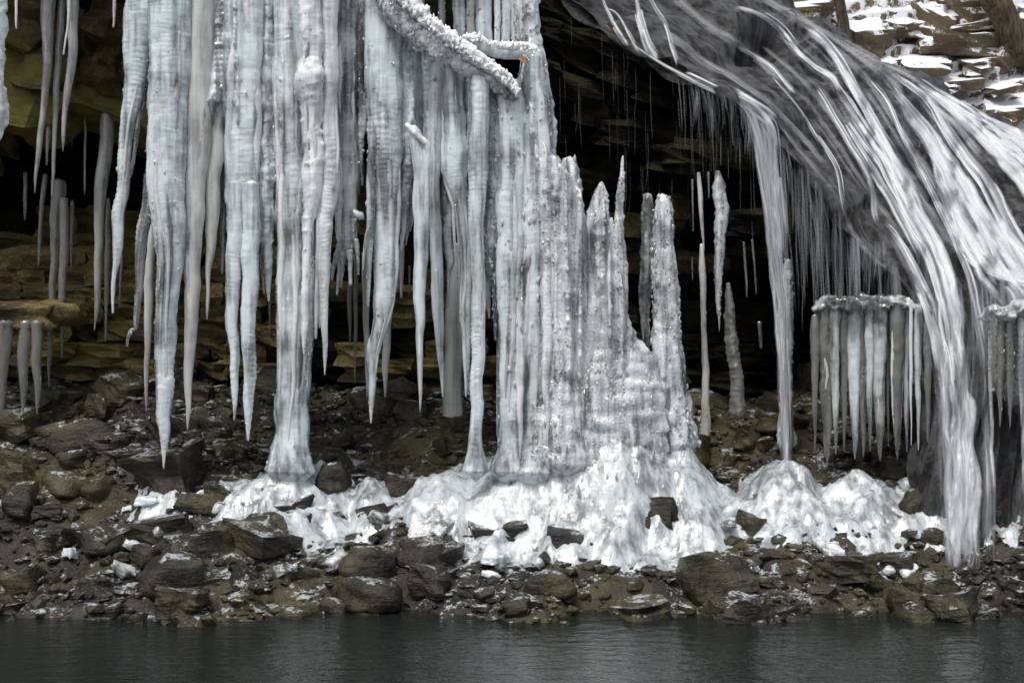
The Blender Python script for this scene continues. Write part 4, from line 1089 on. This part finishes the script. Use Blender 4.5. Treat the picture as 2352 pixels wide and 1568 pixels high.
I('thin straight ice post left of the hanging beaded dagger', 'smooth', 'grey', 12.9, [(1611, 560, 8), (1613, 620, 16), (1616, 690, 14), (1617, 760, 13), (1620, 832, 16), (1620, 940, 20), (1620, 1000, 30)], 'ice_column', 'icicle', GRT, nb=16)
I('hanging dagger of beaded ice in front of the black wall', 'beaded', 'milky', 13.0, [(1647, 392, 8), (1651, 430, 25), (1656, 490, 27), (1655, 560, 23), (1651, 620, 19), (1650, 690, 12), (1652, 730, 5), (1652, 762, 1)], group=GRT, nb=170)
I('leaning dim ice post with a split foot right of the beaded dagger', 'knobby', 'dim', 12.5, [(1672, 650, 10), (1676, 720, 22), (1684, 790, 28), (1690, 860, 30), (1694, 950, 34)], 'ice_column', 'icicle', GRT)
for (lb, pt) in (('tiny thread of ice left of the hanging beaded dagger', [(1627, 395, 6), (1628, 455, 2)]), ('faint thread of ice left of the slim icicle before the black wall', [(1590, 412, 5), (1592, 530, 3)]),
                 ('faint needle of ice right of the beaded dagger, nearer to it', [(1709, 555, 6), (1714, 640, 6), (1715, 682, 2)]), ('faint needle of ice right of the beaded dagger, nearer to the falling water', [(1728, 550, 6), (1735, 640, 5), (1737, 676, 2)]),
                 ('short faint ice thread low on the wall left of the ice post', [(1590, 590, 4), (1591, 644, 2)]), ('pair of dim stubs low right of the leaning ice post', [(1745, 738, 10), (1748, 790, 8), (1748, 800, 3)])):
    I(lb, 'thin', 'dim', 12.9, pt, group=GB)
# --- under the falls
I('sparkling ice column behind the falling sheet of water', 'beaded', 'milky', 12.5, [(1809, 596, 14), (1806, 640, 26), (1807, 700, 29), (1808, 770, 28), (1806, 832, 27), (1806, 940, 28), (1806, 1020, 44)], 'ice_column', 'icicle', GF, nb=120)
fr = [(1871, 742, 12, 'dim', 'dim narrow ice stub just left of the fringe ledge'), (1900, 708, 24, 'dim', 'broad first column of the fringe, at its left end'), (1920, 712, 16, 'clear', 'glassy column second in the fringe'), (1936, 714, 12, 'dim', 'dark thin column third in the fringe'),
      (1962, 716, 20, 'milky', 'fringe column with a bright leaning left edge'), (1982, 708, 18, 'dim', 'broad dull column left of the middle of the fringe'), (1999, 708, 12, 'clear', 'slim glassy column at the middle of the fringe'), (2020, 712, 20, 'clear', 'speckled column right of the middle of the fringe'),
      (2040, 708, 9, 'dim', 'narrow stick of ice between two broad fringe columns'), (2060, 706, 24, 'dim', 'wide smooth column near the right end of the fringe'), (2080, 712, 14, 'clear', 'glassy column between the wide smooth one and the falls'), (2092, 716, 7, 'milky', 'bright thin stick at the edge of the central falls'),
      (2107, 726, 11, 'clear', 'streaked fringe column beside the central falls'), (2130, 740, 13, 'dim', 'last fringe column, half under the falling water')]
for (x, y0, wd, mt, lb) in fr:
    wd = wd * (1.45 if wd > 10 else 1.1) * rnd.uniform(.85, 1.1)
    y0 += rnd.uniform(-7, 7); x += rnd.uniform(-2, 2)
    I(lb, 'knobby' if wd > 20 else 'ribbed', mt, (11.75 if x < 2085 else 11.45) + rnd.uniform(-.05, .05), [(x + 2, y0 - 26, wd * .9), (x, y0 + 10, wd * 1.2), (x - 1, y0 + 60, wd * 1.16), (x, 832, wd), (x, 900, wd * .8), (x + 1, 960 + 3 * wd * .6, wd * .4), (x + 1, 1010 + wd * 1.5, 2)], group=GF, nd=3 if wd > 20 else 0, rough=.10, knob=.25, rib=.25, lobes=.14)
for (x, y0, wd, mt, lb) in ((2276, 738, 11, 'clear', 'slim icicle at the left end of the fringe under the right bulge'), (2297, 744, 16, 'dim', 'grey icicle second in the fringe under the right bulge'), (2320, 738, 17, 'dim', 'dull icicle third in the fringe under the right bulge'), (2346, 726, 18, 'clear', 'pale icicle at the right picture edge under the bulge')):
    I(lb, 'ribbed', mt, 11.05, [(x, y0 - 26, wd * .8), (x, y0 + 30, wd), (x, 832, wd * .95), (x, 900, wd * .7), (x, 980, 2)], group=GF, nb=int(wd))
# --- hanging behind the snowy ridge
for (x, y1, wd, mt, lb) in ((1054, 92, 30, 'milky', 'ringed icicle above the ridge, left of the dark slit'), (1082, 96, 22, 'grey', 'grey icicle above the ridge, right of the dark slit'), (1112, 108, 38, 'milky', 'wide pale icicle above the ridge'), (1142, 112, 15, 'white', 'thin bright icicle above the log'), (1162, 112, 22, 'milky', 'icicle above the log next to the ragged column'),
                            (1182, 110, 20, 'grey', 'grey icicle just left of the ragged column above the log'), (964, 40, 20, 'grey', 'short icicle stub behind the top of the ridge'), (1014, 70, 16, 'dim', 'dim icicle in the dark behind the ridge')):
    I(lb, 'ribbed' if wd > 24 else 'column', mt, 12.5, [(x, -110, wd * 1.1), (x, 0, wd), (x, y1 * .6, wd * .95), (x, y1, wd * .8), (x, y1 + 16, wd * .4)], group='icicles behind the snowy ridge', nb=20)

# ------------------------------------------------------------------ sheets of ice behind the columns


def ice_sheet(label, mat, depth, tops, bots, thick=.14, seed=1, step=3.0, amp=.10, nb=0, fq=17.0):
    xs_ = np.arange(tops[0][0], tops[-1][0] + .1, step); ny_ = 150
    t_ = np.interp(xs_, *zip(*tops)); b_ = np.interp(xs_, *zip(*bots))
    jag = fbm(np.stack((xs_ * .045, xs_ * 0 + seed, xs_ * 0), -1), seed, 4)
    b_ = b_ + 70 * jag - 30 * np.abs(np.sin(xs_ * .21 + seed))
    t_ = t_ + 8 * fbm(np.stack((xs_ * .1, xs_ * 0 + seed, xs_ * 0), -1), seed + 2, 3)
    e = np.linspace(0, 1, ny_)
    X_ = np.broadcast_to(xs_[:, None], (len(xs_), ny_)); Y_ = t_[:, None] + (b_ - t_)[:, None] * e[None, :]
    W_ = Pv(X_, Y_, depth)
    fl = vnoise(np.stack((W_[..., 0] * fq, W_[..., 2] * .5, W_[..., 1] * 0), -1), seed + 5) * .6 + .4 * vnoise(np.stack((W_[..., 0] * fq * 2.3, W_[..., 2] * 1.3, W_[..., 1] * 0), -1), seed + 6)
    ring = np.abs(np.sin(W_[..., 2] * 66 + 2.0 * vnoise(W_ * np.array((6, 1, 4)), seed + 7))) * .012
    kn = .035 * np.maximum(0, vnoise(W_ * np.array((20, 1, 17)), seed + 8))
    th = thick * np.clip(np.minimum(e / .04, (1 - e) / .25), .03, 1)[None, :] * np.clip(np.minimum(np.arange(len(xs_)), np.arange(len(xs_))[::-1]) / 4, .05, 1)[:, None]
    F_ = W_.copy(); F_[..., 1] -= th * (1 + amp * 9 * fl) + ring + kn
    B_ = W_.copy(); B_[..., 1] += th * .5
    n_ = len(xs_) * ny_; i = np.arange(n_).reshape(len(xs_), ny_)
    ff = np.stack((i[:-1, :-1], i[:-1, 1:], i[1:, 1:], i[1:, :-1]), -1).reshape(-1, 4)
    loc = tuple(P(xs_.mean(), t_.mean(), depth))
    o = mesh_np('ice_sheet', np.concatenate((F_.reshape(-1, 3), B_.reshape(-1, 3))), np.concatenate((ff, ff[:, ::-1] + n_)), M[mat], loc)
    tag(o, label, 'ice sheet', None, 'thing')
    if nb:
        rs = np.random.RandomState(seed); vs, fs = [], []
        for q in range(nb):
            a_, c_ = rs.randint(2, len(xs_) - 2), rs.randint(3, ny_ - 3); sz = rs.uniform(.005, .015)
            vs.append(ICO_V * sz * np.array((rs.uniform(.7, 1.2), .9, rs.uniform(.8, 2.2))) * (1 + .28 * rs.uniform(-1, 1, (len(ICO_V), 1))) + F_[a_, c_]); fs.append(ICO_F + q * len(ICO_V))
        bo = mesh_np('ice_bead', np.concatenate(vs), np.concatenate(fs), M['glint'], loc, o); bo['kind'] = 'stuff'
    return o


ice_sheet('grey fluted sheet of ice closing the gaps between the left columns near the top', 'milky', 11.81, [(350, -110), (520, -110), (824, -110)], [(350, 90), (430, 130), (450, 330), (520, 380), (600, 470), (640, 500), (700, 520), (780, 430), (824, 380)], seed=21)
ice_sheet('fluted sheet of ice filling the curtain under the snowy ridge', 'milky', 11.79, [(836, -60), (880, -20), (960, 70), (1060, 140), (1184, 215)], [(836, 180), (860, 400), (930, 430), (1000, 440), (1080, 500), (1130, 560), (1184, 640)], seed=27, nb=120)
ice_sheet('pale crystal sheet of ice joining the beaded columns right of centre', 'bead', 11.70, [(1140, 230), (1200, 170), (1255, 330), (1330, 420), (1350, 520), (1385, 450), (1410, 560), (1440, 720), (1462, 770)], [(1140, 1040), (1300, 1060), (1462, 1040)], seed=33, nb=600, thick=.2, fq=11)
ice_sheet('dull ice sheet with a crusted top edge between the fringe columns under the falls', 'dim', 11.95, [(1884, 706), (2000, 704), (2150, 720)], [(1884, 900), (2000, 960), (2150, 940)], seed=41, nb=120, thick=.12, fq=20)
ice_sheet('dull ice sheet under the right bulge at the picture edge', 'dim', 11.25, [(2262, 735), (2320, 726), (2400, 716)], [(2262, 880), (2400, 920)], seed=43, nb=50, thick=.1, fq=20)

for pth, d, sd_ in (([(1866, 712, 6), (1880, 703, 18), (1898, 694, 26), (1930, 696, 20), (1962, 700, 28), (1990, 692, 20), (2022, 698, 26), (2052, 690, 18), (2082, 698, 24), (2108, 712, 18), (2134, 730, 6)], 11.72, 812), ([(2246, 732, 6), (2262, 724, 18), (2285, 716, 28), (2312, 718, 20), (2340, 704, 28), (2372, 704, 20), (2410, 690, 26)], 11.06, 815)):
    r_ = tube(pth, d, 24, .010, rough=.42, rsc=14, lobes=.3, seed=sd_, knob=1.3, flat=2.2)
    tube_obj('ice_crust', r_, M['clear'], None, hollow)

# ------------------------------------------------------------------ snow topped ridge and log
ridge_path = [(842, -70, 40), (876, -30, 62), (914, 22, 74), (960, 66, 72), (1010, 104, 66), (1060, 138, 60), (1110, 168, 56), (1150, 194, 50), (1184, 220, 30)]
res = tube([(x, y, w_ * .86) for x, y, w_ in ridge_path], 11.40, 26, .012, rib=.0, rough=.10, rsc=12, lobes=.14, seed=501, knob=.7)
ridge = tag(tube_obj('frozen_ridge', res, M['clear']), 'sloping frozen ridge with a crest of white snow above the curtain', 'ice ridge')
beads(ridge, res, 420, (.005, .014), 77, M['glint'], 'ice_bead')
r2 = tube([(x + w_ * .24, y - w_ * .31, w_ * .46) for x, y, w_ in ridge_path[1:]], 11.30, 26, .010, rough=.26, rsc=15, lobes=.16, seed=502, knob=.7)
tube_obj('snow_cap', r2, M['snow'], None, ridge)
beads(ridge, r2, 500, (.005, .016), 78, M['snow'], 'snow_clump')
lg = tube([(1068, 92, 18), (1084, 100, 30), (1110, 106, 34), (1140, 116, 34), (1175, 120, 32), (1210, 122, 38), (1230, 132, 40), (1240, 150, 22)], 11.6, 22, .014, rough=.10, rsc=10, lobes=.06, seed=503, knob=.25)
log = tag(tube_obj('frozen_log', lg, M['milky']), 'horizontal ice glazed log end with snow on top', 'log')
l2 = tube([(1064, 84, 10), (1084, 86, 17), (1108, 92, 16), (1122, 100, 12), (1150, 105, 17), (1180, 106, 18), (1208, 107, 20), (1226, 114, 18), (1236, 124, 8)], 11.57, 16, .014, rough=.16, rsc=14, lobes=.06, seed=504, knob=.3)
tube_obj('snow_cap', l2, M['snow'], None, log)
beads(log, l2, 120, (.005, .014), 79, M['snow'], 'snow_clump')
I('glazed ice bulb hanging from the end of the snow capped log', 'smooth', 'white', 11.55, [(1226, 128, 26), (1228, 150, 34), (1222, 175, 30), (1214, 200, 24), (1206, 230, 18), (1202, 262, 6)], group=GRT, nb=20)


def leaf(label, ox, oy, d, s_, rot):
    bm = bmesh.new()
    pts = [(-.5, 0, 0), (-.3, .24, .06), (0, .34, .10), (.3, .2, .05), (.5, 0, 0), (.3, -.2, .05), (0, -.34, .10), (-.3, -.24, .06)]
    vs = [bm.verts.new(Vector(p) * s_) for p in pts]; c1 = bm.verts.new(Vector((-.22, 0, 0)) * s_); c2 = bm.verts.new(Vector((.22, 0, 0)) * s_)
    for a in ((vs[0], vs[1], c1), (vs[1], vs[2], c1), (vs[2], c2, c1), (vs[2], vs[3], c2), (vs[3], vs[4], c2), (vs[4], vs[5], c2), (vs[5], vs[6], c2), (vs[6], c1, c2), (vs[6], vs[7], c1), (vs[7], vs[0], c1)): bm.faces.new(a)
    ext = bmesh.ops.extrude_face_region(bm, geom=bm.faces[:])
    for x in ext['geom']:
        if isinstance(x, bmesh.types.BMVert): x.co.z += .003
    me = bpy.data.meshes.new('dead_leaf'); bm.to_mesh(me); bm.free(); me.materials.append(M['leaf'])
    o = link('dead_leaf', me, tuple(P(ox, oy, d))); o.rotation_euler = rot
    return tag(o, label, 'leaf')


leaf('small orange dead leaf on the wet rock lip', 1396, 64, 13.05, .075, (.6, .7, .3))
leaf('orange leaf stuck under the snow capped log', 1200, 137, 11.42, .08, (1.2, .5, .2))
tw = tube([(1200, 136, 3), (1196, 158, 2.4), (1189, 182, 1.6)], 11.42, 6, .03, rough=.1, seed=610)
tag(tube_obj('twig', tw, M['bark']), 'thin bare twig hanging below the orange leaf on the log', 'twig')

# ------------------------------------------------------------------ ice heap at the foot of the curtain


def mound(name, blobs, x0, x1, y0, y1, nx, ny, mat, seed):
    def zf(X, Y):
        z = ground_z(X, Y) - .12
        for (cx, cy2, h, sx, sy) in blobs: z = np.maximum(z, ground_z(X, Y) - .12 + h * np.exp(-((X - cx) / sx) ** 2 - ((Y - cy2) / sy) ** 2))
        q = np.stack((X * 5, Y * 5, X * 0), -1)
        return z + .06 * fbm(q, seed, 4) + .05 * (.5 - np.abs(vnoise(q * 2.2, seed + 3))) + .03 * (.5 - np.abs(vnoise(q * 5.5, seed + 4)))
    v, f = grid(np.linspace(x0, x1, nx), np.linspace(y0, y1, ny), zf)
    return mesh_np(name, v, f, mat)


bl_ = []
for (ox, h, sx) in ((378, .22, .40), (540, .22, .35), (665, .50, .5), (760, .3, .4), (860, .28, .4), (1040, .5, .45), (1094, .4, .35), (1174, .55, .5), (1222, .6, .55), (1300, .75, .6), (1394, 1.0, .65), (1480, .75, .5), (1540, .65, .45), (1620, .3, .35), (1806, .35, .4), (1960, .25, .5), (2190, .25, .6)):
    x = (ox * S - 512) / FPX * 11.7
    h *= .8 if ox < 1150 else 1.15
    bl_.append((x, 11.65, h * .9, sx, .55)); bl_.append((x + rnd.uniform(-.3, .3), 11.3, h * .35, sx * .9, .4))
heap = tag(mound('ice_heap', bl_, -4.6, 4.6, 10.0, 13.2, 300, 130, M['heap'], 71), kind='structure')

for k in range(90):
    x = rnd.uniform(-3.6, 3.2); y = rnd.uniform(10.7, 11.8); s_ = rnd.uniform(.04, .13)
    z = float(ground_z(x, y)) + .03
    stone('ice_chunk', 'slab' if k % 2 else 'boulder', rnd.choice(('milky', 'clear', 'bead')), (x, y, z + s_ * .3), (s_ * rnd.uniform(.8, 2.6), s_, s_ * rnd.uniform(.5, 1)), (rnd.uniform(-.5, .5), rnd.uniform(-.5, .5), rnd.uniform(0, 6.28)), heap)

# ------------------------------------------------------------------ trees on the hillside


def tree(label, path, d, limbs):
    r_ = tube(path, d, 14, .06, rough=.10, rsc=3, lobes=.08, seed=701 + len(limbs), flat=1.0)
    base = r_[3][-1]
    e = empty('tree', tuple(base)); tag(e, label, 'tree', 'trees on the snowy hillside')
    tr = tube_obj('trunk', r_, M['bark'], None, e)
    for lp in limbs:
        tube_obj('limb', tube(lp, d, 8, .08, rough=.1, rsc=3, seed=710, flat=1.0), M['bark'], None, e)
    return e


tree('slim olive brown tree trunk on the snowy rocks behind the top of the falls', [(1880, -620, 10), (1905, -300, 18), (1918, -60, 24), (1930, 10, 25), (1938, 70, 27), (1950, 130, 32)], 27.9,
     [[(1900, -340, 9), (1850, -480, 6), (1830, -600, 2)], [(1908, -260, 9), (1960, -400, 6), (2000, -560, 2)], [(1890, -480, 7), (1930, -600, 4), (1940, -700, 1)]])
tree('thick dark leaning trunk in the upper right corner with snow along its side', [(2120, -640, 24), (2200, -300, 44), (2268, -40, 56), (2296, 20, 58), (2322, 70, 60), (2352, 120, 66)], 27.9,
     [[(2180, -380, 20), (2100, -520, 12), (2060, -660, 3)], [(2210, -260, 22), (2300, -420, 12), (2360, -600, 3)], [(2130, -600, 16), (2180, -760, 8), (2190, -860, 2)]])
